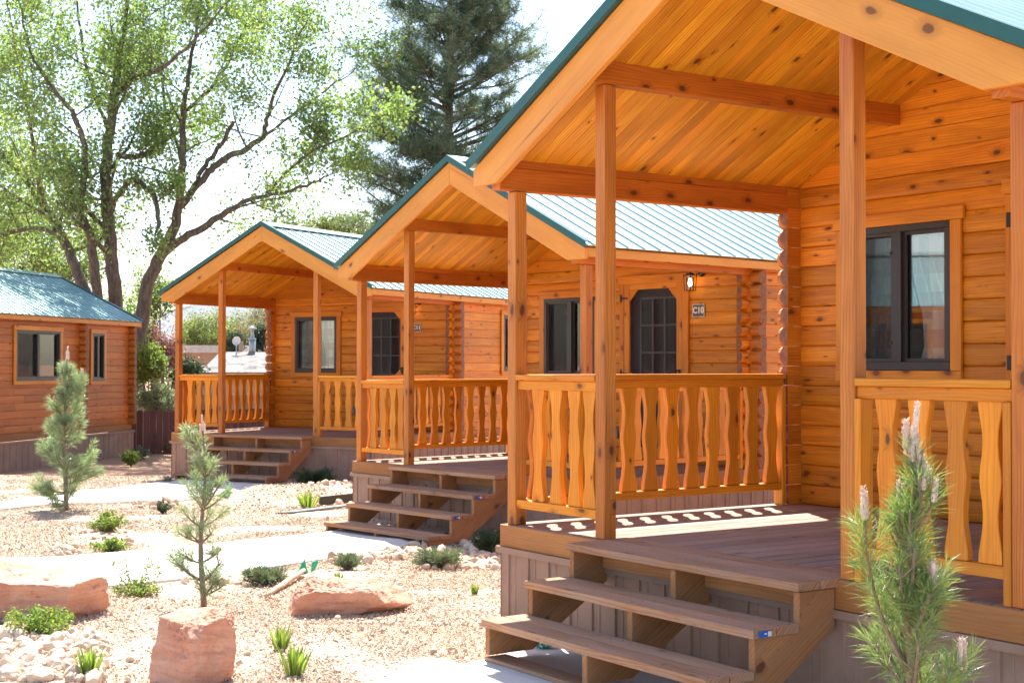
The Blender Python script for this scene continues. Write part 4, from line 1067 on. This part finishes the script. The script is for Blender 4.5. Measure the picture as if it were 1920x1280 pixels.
# ------------------------------------------------------------------ young pines
def young_pine(label, base, H, width, seed, mat, nlen, nw, per_m, whorls, candles, nmul=1., lean=0., profile=None, twmul=1., leaders=(), el=(.25,.75,.55)):
    rg = random.Random(seed); rng = np.random.default_rng(seed); root = empty('young_pine', base); tag(root, label, 'young pine', 'young pines planted in the gravel')
    mb = MB(); shoots = []
    tr = [V(lean*t*H+.012*math.sin(t*8+seed), .012*math.cos(t*6+seed), H*t) for t in [i/14 for i in range(15)]]
    mb.tube(tr, [.016*H*(1-i/14)*.9+.0045 for i in range(15)], n=8)
    def tp(t): f = t*14; i = min(int(f), 13); return tr[i].lerp(tr[i+1], f-i)
    shoots.append((tr[8:14], 1.2)); shoots.append((tr[3:9], .25))
    ctips = [tr[-1]]
    for wi in range(whorls):
        t = .06+.86*(wi+.3*rg.random())/whorls
        wd = width*.5*(profile(t) if profile else (1-t)**.7)
        for k in range(rg.choice((3,4,4,5))):
            a = rg.uniform(0,6.283); el_ = rg.uniform(el[0],el[1])+t*el[2]; d = V(math.cos(a)*math.cos(el_), math.sin(a)*math.cos(el_), math.sin(el_))
            ln = wd/max(.35,math.cos(el_))*rg.uniform(.6,1.15); p = tp(t); pts = [p]
            for j in range(5):
                d = (d+Z*.10+V(rg.uniform(-1,1),rg.uniform(-1,1),rg.uniform(-1,1))*.07).normalized(); p = p+d*(ln/5); pts.append(p)
            mb.tube(pts, [.0055*H*(1-.6*j/5)+.0015 for j in range(6)], n=5); shoots.append((pts[1:], 1.)); 
            if t > .5: ctips.append(pts[-1])
            for j in (2,3,4):
                if rg.random() < .65:
                    d2 = (d*.7+V(rg.gauss(0,1),rg.gauss(0,1),rg.gauss(0,.5)+.3)*.5).normalized(); l2 = ln*rg.uniform(.25,.45); q = pts[j]; sp = [q]
                    for _ in range(3): d2 = (d2+Z*.12).normalized(); q = q+d2*(l2/3); sp.append(q)
                    mb.tube(sp, .002*H+.001, n=4); shoots.append((sp, 1.))
    ltips = []
    for (t, dx, dy, rise) in leaders:                      # strong side shoots that turn upwards
        p = tp(t); pts = [p+V(dx*math.sin(j/8*1.57), dy*math.sin(j/8*1.57), rise*(j/8)**1.25) for j in range(9)]
        mb.tube(pts, [.008*(1-.6*j/8) for j in range(9)], n=6); shoots.append((pts[2:], 1.3)); ltips.append(pts[-1])
        for j in range(3, 8):
            for _ in range(3):
                a = rg.uniform(0,6.28); d = V(math.cos(a), math.sin(a), rg.uniform(.5,1.4)).normalized(); q = pts[j]; l2 = rg.uniform(.05,.11); shoots.append(([q, q+d*l2*.5, q+(d+Z*.3).normalized()*l2], 1.))
    P = []; D = []
    for pts, dn in shoots:
        for a, b in zip(pts, pts[1:]):
            n = int((b-a).length*per_m*dn)+1; ax = np.array((b-a).normalized()[:]); A = np.array(a[:]); Bv = np.array(b[:])
            s = rng.random(n)[:,None]; P.append(A*(1-s)+Bv*s)
            rd = rng.normal(size=(n,3)); rd -= (rd@ax)[:,None]*ax; rd /= np.linalg.norm(rd,axis=1)[:,None]
            D.append(ax*rng.uniform(.5,1.2,(n,1))+rd*rng.uniform(.5,1.0,(n,1)))
        n = int(18*nmul*(.15 if dn > 1.15 else 1)); P.append(np.tile(np.array(pts[-1][:]),(n,1))+rng.normal(size=(n,3))*.004); ax = np.array((pts[-1]-pts[-2]).normalized()[:]); D.append(ax*1.1+rng.normal(size=(n,3))*.42)
    P = np.vstack(P); D = np.vstack(D); n = len(P)
    mb.build('trunk', M['twig'], root)
    link('needles', blades('needles', P, D, rng.uniform(.6,1.15,n)*nlen, np.full(n,nw), mid=.5, rnd=rng.uniform(0,1,(n,2)), droop=.12), M[mat], root)
    cm = MB(); rn_ = None
    def candle(p, l, r):
        d = V(rg.uniform(-.12,.12), rg.uniform(-.12,.12), 1).normalized(); n_ = 6
        cm.tube([p+d*(l*i/n_) for i in range(n_+1)], [r*(1.05-.15*math.sin(i*2.4))*(1 if i < n_ else .3) for i in range(n_+1)], n=7)
        for _ in range(int(l*900)):
            q = p+d*(l*rg.random()); a = rg.uniform(0,6.28); cm.tube([q, q+V(math.cos(a)*r*1.5, math.sin(a)*r*1.5, r*1.6)], [r*.28, r*.08], n=3, cap=False)
    for c_ in range(candles):
        ap = V(rg.gauss(0,.008), rg.gauss(0,.008), 0) if c_ else V(0,0,0)
        candle(tr[-1]+ap*1.6*(1 if c_ else 0)-Z*(.012*c_+.02), (.11 if c_ == 0 else rg.uniform(.06,.09))*twmul, .0065*twmul)
    hi = sorted(ctips[1:], key=lambda p: -p.z)[:7]
    for p in hi:
        for _ in range(2 if candles > 3 else 1): candle(p+V(rg.gauss(0,.006), rg.gauss(0,.006), 0), rg.uniform(.035,.06)*twmul, .005*twmul)
    for p in ltips:
        for _ in range(4): candle(p+V(rg.gauss(0,.008), rg.gauss(0,.008), -.01), rg.uniform(.05,.085)*twmul, .006*twmul)
    cm.build('candles', M['candle'], root)
    return root
pf = lambda t: (1-t)**.55*(1 if t > .12 else .7)
p = gnd(122, 958); young_pine('bushy young pine on the mound before the left cabin', (p.x,p.y,p.z-.02), 1.86, .72, 51, 'young pine blue', .11, .0048, 400, 16, 5, profile=lambda t: (1-t)**.8*1.15, twmul=1.15, el=(-.35,.2,1.0), leaders=((.55,.22,-.05,.62),))
p = gnd(380, 1141); young_pine('slim young pine with a bare lower trunk behind the blocky boulder', (p.x,p.y,p.z-.02), 1.20, .47, 52, 'young pine blue', .080, .0030, 500, 9, 4, profile=lambda t: (.95 if t < .12 else .62+.35*math.sin(t*9)**2)*(1-t)**.25, twmul=.9, el=(-.1,.4,.7))
pb = at(1712, 1200, 4.55); young_pine('nearest young pine, cut off by the bottom edge, before the right railing', (pb.x,pb.y,terrain(pb.x,pb.y)), 1.34, .42, 57, 'young pine', .095, .0026, 320, 11, 8, nmul=.8, profile=lambda t: (1-t)**.7, twmul=1.25, el=(.55,.95,.35), leaders=((.45,-.15,-.02,.50),(.50,.07,-.03,.22),(.22,.13,-.05,.34)))

# ------------------------------------------------------------------ small plants
def tuft(label, u, v, h, w, n, seed, mat='grass', name='grass_tuft', cat='plant', bw=.012):
    p = gnd(u, v); rng = np.random.default_rng(seed); rg = random.Random(seed); mb = MB()
    for i in range(n):
        a = rg.uniform(0,6.283); r = w*.5*rg.random()**.7; b = V(math.cos(a)*r*.35, math.sin(a)*r*.35, -.01); L = h*rg.uniform(.55,1.05); out = V(math.cos(a)*r, math.sin(a)*r, L)
        pts = [b, b.lerp(out,.5)+Z*L*.12, out]; s = V(-math.sin(a+rg.uniform(-1,1)), math.cos(a+rg.uniform(-1,1)), 0)*(bw*.5*rg.uniform(.6,1.2)); k = len(mb.v)
        mb.v += [pts[0]-s*.8, pts[0]+s*.8, pts[1]+s, pts[1]-s, pts[2]]
        rn = (rg.random(), rg.random()); mb.face([k,k+1,k+2,k+3], [(0,0)]*4, rn); mb.face([k+3,k+2,k+4], [(0,0)]*3, rn)
    o = mb.build(name, M[mat]); o.location = p; tag(o, label, cat, 'small plants set in the gravel'); return o
def shrublet(label, u, v, w, h, n, leaf, mat, seed, spr=(0,0), lw=.6, cat='plant', name='small_shrub'):
    p = gnd(u, v); rg = random.Random(seed); root = empty(name, (p.x,p.y,p.z)); tag(root, label, cat, 'small plants set in the gravel'); mb = MB(); T_ = []
    for i in range(26):
        a = rg.uniform(0,6.283); rr = w*.5*rg.random()**.5; top = V(math.cos(a)*rr, math.sin(a)*rr, h*rg.uniform(.45,1.)*(1-.45*(rr/(w*.5))**2))
        q = [V(0,0,-.01), V(top.x*.45, top.y*.45, top.z*.65), top]; mb.tube(q, [.004,.003,.0015], n=4, cap=False)
        for j in range(7): s = .3+.7*j/6; T_.append(q[1].lerp(q[2], (s-.3)/.7) if s > .5 else q[0].lerp(q[1], .6+s*.5))
    for i in range(spr[0]):
        a = rg.uniform(0,6.283); top = V(math.cos(a)*w*.5*rg.uniform(.6,1.3), math.sin(a)*w*.3, h+spr[1]*rg.uniform(.5,1)); q = [V(0,0,0), V(top.x*.6,top.y*.6,top.z*.45), top]; mb.tube(q, [.004,.003,.0015], n=4, cap=False)
        T_ += [q[1].lerp(top, j/9) for j in range(10)]
    mb.build('stems', M['twig'], root); leafy(root, T_, max(1,n//len(T_)), leaf, M[mat], spread=w*.035, name='foliage', wd=lw)
    return root
shrublet('spreading yellow-green shrub in front of the large left boulder', 75, 1192, .46, .19, 1900, .026, 'leaf shrub', 61)
shrublet('leafy shrub with tall sprigs beside the big boulder end', 255, 1118, .36, .12, 1100, .026, 'leaf shrub', 62, (5,.14))
shrublet('round green shrub on the slope above the middle path', 204, 998, .40, .21, 1300, .034, 'leaf shrub', 63)
shrublet('low yellow shrub at the near edge of the gravel slope', 208, 1036, .38, .13, 1100, .03, 'leaf shrub', 64, lw=.7)
shrublet('small dense dark round shrub near the far path', 305, 964, .21, .19, 1400, .022, 'leaf dark', 65, lw=.5)
shrublet('yellow-green shrub before the dark fence, left one', 246, 875, .42, .34, 1100, .05, 'leaf shrub', 66)
shrublet('darker green shrub right behind the yellow-green fence shrub', 262, 862, .42, .30, 900, .05, 'juniper', 67)
shrublet('green shrub at the skirting corner of the third cabin', 318, 850, .45, .30, 1000, .05, 'leaf shrub', 68)
shrublet('small brown-green weed beside the third cabin steps', 316, 905, .3, .14, 300, .03, 'juniper', 69)
tuft('bright grass clump at the bottom left among pale stones', 168, 1268, .17, .20, 75, 71, bw=.011)
tuft('upright grass clump, upper one of the pair near the bottom', 526, 1220, .15, .19, 60, 72, bw=.011)
tuft('yellow-green grass clump, lower one of the pair near the bottom', 552, 1266, .17, .22, 80, 73, bw=.012)
tuft('small solitary grass clump in the open gravel near the nearest cabin', 889, 1116, .09, .09, 60, 74, bw=.009)
tuft('strappy iris clump on the gravel between the two cabins', 577, 952, .22, .42, 70, 75, bw=.022)
tuft('tiny yellow sprout just behind the long low boulder', 636, 1088, .07, .10, 30, 76, bw=.012)
def juniper(label, u, v, w, h, n, seed, mat='juniper'):
    p = gnd(u, v); rg = random.Random(seed); rng = np.random.default_rng(seed); root = empty('creeping_juniper', (p.x,p.y,p.z)); tag(root, label, 'plant', 'creeping junipers in the gravel'); mb = MB(); P = []; D = []
    for i in range(46):
        a = rg.uniform(0,6.283); rr = w*.5*rg.uniform(.35,1); tip = V(math.cos(a)*rr, math.sin(a)*rr, h*rg.uniform(.3,1)); q0 = V(0,0,0); q1 = V(tip.x*.5, tip.y*.5, tip.z*.75); mb.tube([q0,q1,tip], [.006,.004,.002], n=4, cap=False)
        m = n//46
        for j in range(m):
            s = .25+.75*j/m; c = q0.lerp(q1, s*2) if s < .5 else q1.lerp(tip, s*2-1); P.append(c[:]); D.append((tip.normalized()*.8+V(rg.gauss(0,1),rg.gauss(0,1),rg.gauss(0,1)+.5)*.5)[:])
    mb.build('stems', M['twig'], root); P = np.array(P); D = np.array(D); n = len(P)
    link('foliage', blades('foliage', P+rng.normal(size=(n,3))*.008, D, rng.uniform(.03,.075,n)*(w/.4)**.4, np.full(n,.006)*(w/.4)**.5), M[mat], root)
juniper('grey-green juniper left of the weathered stick', 497, 1098, .36, .12, 2800, 81)
juniper('small grey-green juniper at the edge of the middle path', 652, 1070, .26, .13, 2200, 82)
juniper('wide grey-green juniper in the pale cobbles between the cabins', 822, 1066, .42, .14, 3000, 83)
juniper('dark green juniper at the skirting corner of the nearest cabin', 922, 1042, .38, .24, 3600, 84, 'leaf dark')
juniper('dark spreading juniper under the skirting of the third cabin', 588, 912, .75, .22, 4200, 85, 'leaf dark')

# ------------------------------------------------------------------ small loose things
def flag(label, u, v, h, seed, s=1.):
    p = gnd(u, v); rg = random.Random(seed); root = empty('marker_flag', p); tag(root, label, 'flag', 'green plastic marker flags'); mb = MB(); mb.tube([V(0,0,-.02), V(.01*s,0,h)], .0016, n=5); mb.build('wire', M['muntin'], root)
    mb = MB(); n = 6; b = 0
    for i in range(n+1):
        t = i/n
        for j in range(5):
            q = j/4; mb.v.append(V(.01-(.02+.055*q*(1-.2*t))*s*t*1.3+.0*q, .018*math.sin(t*4+q*3+seed)*s, h-.10*s*q*(1-.25*t)-.02*t*s))
    for i in range(n):
        for j in range(4): a = i*5+j; mb.face([a,a+5,a+6,a+1], [(0,0)]*4, (.5,.5), True)
    o = mb.build('pennant', M['flag'], root); m = o.modifiers.new('s', 'SOLIDIFY'); m.thickness = .001
    return root
f1 = flag('green marker flag leaning left above the weathered stick', 577, 1078, .13, 1, 1.15); f1.rotation_euler = (0,-.25,.2)
f2 = flag('green marker flag standing right above the weathered stick', 588, 1082, .14, 4, 1.0); f2.rotation_euler = (.1,.1,1.2)
f3 = flag('green marker flag in the gravel before the third cabin steps', 432, 930, .17, 7, 2.0); f3.rotation_euler = (0,.1,.6)
mb = MB(); a, b = gnd(498, 1124), gnd(572, 1082); pts = [a.lerp(b,i/8)+V(R.uniform(-.008,.008),R.uniform(-.01,.01),.025+.03*(i/8)) for i in range(9)]
mb.tube(pts, [.013+.009*math.sin(i*.35) for i in range(9)], n=9); M['stick'] = bark_mat('sun-bleached wood', (.52,.38,.27), (.38,.25,.17))
o = mb.build('stick', M['stick']); tag(o, 'weathered pale stick lying on gravel left of the long boulder', 'stick')
M['black plastic'] = plain('black plastic edging', (.03,.035,.035), .45)
mb = MB(); a, b = gnd(520, 966), gnd(668, 948); d = (b-a).normalized(); mb.prism(a+Z*.015, d, d.cross(Z), Z, [(0,0),((b-a).length,0),((b-a).length,.10),(0.15,.10)], 0, .02, grain=d)
M['plank'] = plain('greyish teal plank', (.16,.21,.22), .5, nvar=.15)
o = mb.build('plank', M['plank'], bev=.003); tag(o, 'grey-teal plank lying flat on gravel between the cabins', 'plank')
mb = MB(); a, b = gnd(598, 948), gnd(668, 940); d = (b-a).normalized(); mb.prism(a-Z*.02, d, d.cross(Z), Z, [(0,0),((b-a).length,0),((b-a).length,.02),(0,.02)], 0, .13, grain=d)
o = mb.build('bed_edging', M['black plastic'], bev=.002); tag(o, 'black edging strip holding back the gravel by the middle cabin', 'edging')
# crumpled packet on the path under the nearest steps
pk = gnd(1022, 1222); import bmesh
bm = bmesh.new(); bmesh.ops.create_icosphere(bm, subdivisions=3, radius=1)
for vv in bm.verts: nn = noise.noise(vv.co*2.3); vv.co = V(vv.co.x*.055*(1+nn*.6), vv.co.y*.035*(1+nn*.5), vv.co.z*.024*(1+noise.noise(vv.co*4)*.9))
me = bpy.data.meshes.new('packet'); bm.to_mesh(me); bm.free()
m_, t_, bs_ = newmat('crumpled green and white packet'); tc_ = N(t_, 'ShaderNodeTexCoord').outputs['Object']; nz_ = noise_n(t_, tc_, 30, 2); t_.links.new(mixc(t_, math_n(t_, 'GREATER_THAN', nz_, .52), (.03,.33,.25), (.7,.72,.7)), bs_.inputs['Base Color']); bs_.inputs['Roughness'].default_value = .35
o = link('packet', me, m_); o.location = pk+Z*.045; tag(o, 'crumpled green and white packet beneath the bottom tread of nearest steps', 'packet')

# ------------------------------------------------------------------ fences, neighbours, hill
def fence(name, label, a, b, h, wd, mat, rails=False, post=None, scallop=False, z0=None):
    root = empty(name, a); tag(root, label, 'fence'); d = V(b.x-a.x, b.y-a.y, 0); ln = d.length; d.normalize(); n_ = d.cross(Z); mb = MB(); u = 0; rg = random.Random(3)
    slope = (b.z-a.z)/ln
    while u < ln:
        hh = h+rg.uniform(-.02,.02); o_ = V(0,0,slope*u)
        mb.prism(o_, d, Z, n_, [(u,-.1),(u+wd,-.1),(u+wd,hh-.03),(u+wd*.75,hh),(u+wd*.25,hh),(u,hh-.03)], 0, .02, grain=Z); u += wd+.008
    mb.build('pickets', mat, root, bev=.003)
    if rails:
        mb = MB()
        for q in (.3, .72): mb.prism(V(0,0,0), d, Z, n_, [(0,h*q),(ln,h*q+slope*ln),(ln,h*q+.08+slope*ln),(0,h*q+.08)], .021, .06, grain=d)
        mb.build('rail', mat, root); k = 0
        while k < ln: mb = MB(); mb.prism(V(0,0,slope*k), d, Z, n_, [(k,-.1),(k+.09,-.1),(k+.09,h+.05),(k,h+.05)], .061, .15, grain=Z); mb.build('post', mat, root); k += 1.0
    return root
M['fence brown'] = wood('dark red brown fence', (.13,.055,.045), (.08,.03,.025), knots=.2, var=.3, rough=.7)
M['fence grey'] = wood('weathered pale fence', (.36,.32,.27), (.24,.20,.17), knots=.2, var=.25, rough=.8, weather=.5, wcol=(.42,.40,.37))
a = at(244, 778, 31.3); b = at(560, 770, 33.0); a.z = b.z = -.36; fence('picket_fence', 'dark red-brown board fence between the left and third cabins', a, b, .98, .135, M['fence brown'])
a = at(250, 738, 32.6); b = at(345, 748, 35.5); a.z = -.35; b.z = -.5; fence('rail_fence', 'weathered grey fence with posts behind the dark brown fence', b, a, 1.3, .13, M['fence grey'], rails=True)
a = at(495, 738, 34.5); b = at(370, 738, 35.5); a.z = b.z = -.45; fence('board_fence', 'pale grey board fence seen through the third porch railing', b, a, 1.35, .14, M['fence grey'])
def shingle():
    m, t, bs = newmat('worn pale shingles'); tc = N(t, 'ShaderNodeTexCoord').outputs['Object']; s = N(t, 'ShaderNodeSeparateXYZ'); t.links.new(tc, s.inputs[0])
    row = math_n(t, 'FRACT', math_n(t, 'MULTIPLY', s.outputs[2], 9.0)); n = noise_n(t, tc, 2.3, 6, .75, .8)
    c = mixc(t, mapr(t, row, 0, .25, .5, 0), (.17,.15,.14), (.10,.085,.08)); c = mixc(t, mapr(t, n, .53, .58), c, (.05,.045,.042)); t.links.new(c, bs.inputs['Base Color']); bs.inputs['Roughness'].default_value = .9; return m
M['shingle'] = shingle(); M['stucco'] = plain('tan stucco', (.45,.30,.22), .9); M['pale wall'] = plain('pale wall', (.62,.60,.56), .9); M['vent'] = plain('galvanised vent', (.42,.45,.46), .4, metal=.3)
c0 = at(376, 697, 45); c1 = at(640, 697, 45)
hs = empty('neighbour_house', (c0.x, 45, -.35)); tag(hs, 'neighbouring house with worn shingle roof seen through the third porch', 'house')
Wd = c1.x-c0.x; ze = at(376,697,45).z+.35; zr = at(376,660,48).z+.35
mb = MB(); mb.prism(V(0,0,0), Y, Z, X, [(.3,-.3),(.3,ze),(3,zr-.1),(5.7,ze),(5.7,-.3)], .15, Wd); mb.build('wall', M['stucco'], hs)
mb = MB(); mb.prism(V(0,0,0), Y, Z, X, [(-.1,ze-.02),(3,zr),(6.1,ze-.02),(6.1,ze-.16),(3,zr-.14),(-.1,ze-.16)], 0, Wd, grain=X); mb.build('roof', M['shingle'], hs)
mb = MB(); q = at(474, 655, 48.2)-V(c0.x,45,-.35); mb.tube([V(q.x,q.y-.1,zr-.2), V(q.x,q.y-.1,q.z+.32)], .11, n=12, smooth=True); mb.lathe(V(q.x,q.y-.1,q.z+.32), [(.13,0),(.13,.03),(.06,.06),(.055,.34),(.15,.36),(.15,.39),(.02,.45)], n=12); mb.build('roof_vent', M['vent'], hs)
mb = MB(); q = at(446, 658, 48.2)-V(c0.x,45,-.35); mb.box(q.x+.02, q.x+.16, q.y, q.y+.15, zr-.25, q.z+.33); mb.build('chimney', M['stucco'], hs)
sdz = at(444, 640, 47.6); sdh = empty('satellite_dish', (sdz.x, sdz.y, sdz.z-.42)); tag(sdh, 'white round satellite dish on a pole above the shingled roof', 'satellite dish')
mb = MB(); mb.tube([V(-.03,.1,-.2), V(-.03,.08,.36)], .02, n=8); mb.build('pole', M['vent'], sdh)
mb = MB(); mb.lathe(V(0,.02,.42), [(.001,.0),(.06,-.006),(.11,-.02),(.145,-.045),(.15,-.045),(.145,-.036),(.11,-.008),(.06,.008),(.001,.014)], n=24, axis=V(.2,1,-.25).normalized()); mb.build('dish', M['white'], sdh)
mb = MB(); mb.tube([V(0,-.02,.30), V(.0,-.16,.37)], .008, n=6); mb.build('feed_arm', M['vent'], sdh)
gh = empty('garden_wall', (at(338,672,52).x, 52, -.35)); tag(gh, 'pale low building with tan base behind the dark juniper', 'building')
mb = MB(); mb.box(-.3, 2.2, 0, 1.5, -.3, at(340,668,52).z+.35+.12); mb.build('wall', M['stucco'], gh)
mb = MB(); mb.box(-.5, 2.3, -.15, 1.7, at(340,668,52).z+.35+.121, at(340,658,52).z+.35+.2); mb.build('roof', M['pale wall'], gh)
# hill far behind
hm, ht, hb = newmat('haze-toned hillside'); tcn = N(ht, 'ShaderNodeTexCoord').outputs['Object']; ht.links.new(mixc(ht, mapr(ht, noise_n(ht, tcn, .03, 6, .7), .4, .6), (.20,.19,.20), (.12,.15,.15)), hb.inputs['Base Color']); hb.inputs['Roughness'].default_value = .95  # blue-grey of distance haze is mixed into the hill's own colour
hx = np.linspace(-900, 700, 120); hy = np.linspace(850, 1500, 40); hgx, hgy = np.meshgrid(hx, hy)
hz = np.array([(noise.fractal(V(a/260, b/260, 1), .9, 2, 5)*.5+.75)*62*math.exp(-((a+190)/330)**2)*math.sin(min(1,(b-850)/300)*1.57) for a, b in zip(hgx.ravel(), hgy.ravel())])-2
ii = np.arange(hgx.size).reshape(hgx.shape); hf = np.stack([ii[:-1,:-1].ravel(), ii[:-1,1:].ravel(), ii[1:,1:].ravel(), ii[1:,:-1].ravel()], 1)
o = link('hill', np_mesh('hill', np.stack([hgx.ravel(), hgy.ravel(), hz], 1), hf, smooth=True), hm); tag(o, kind='structure')
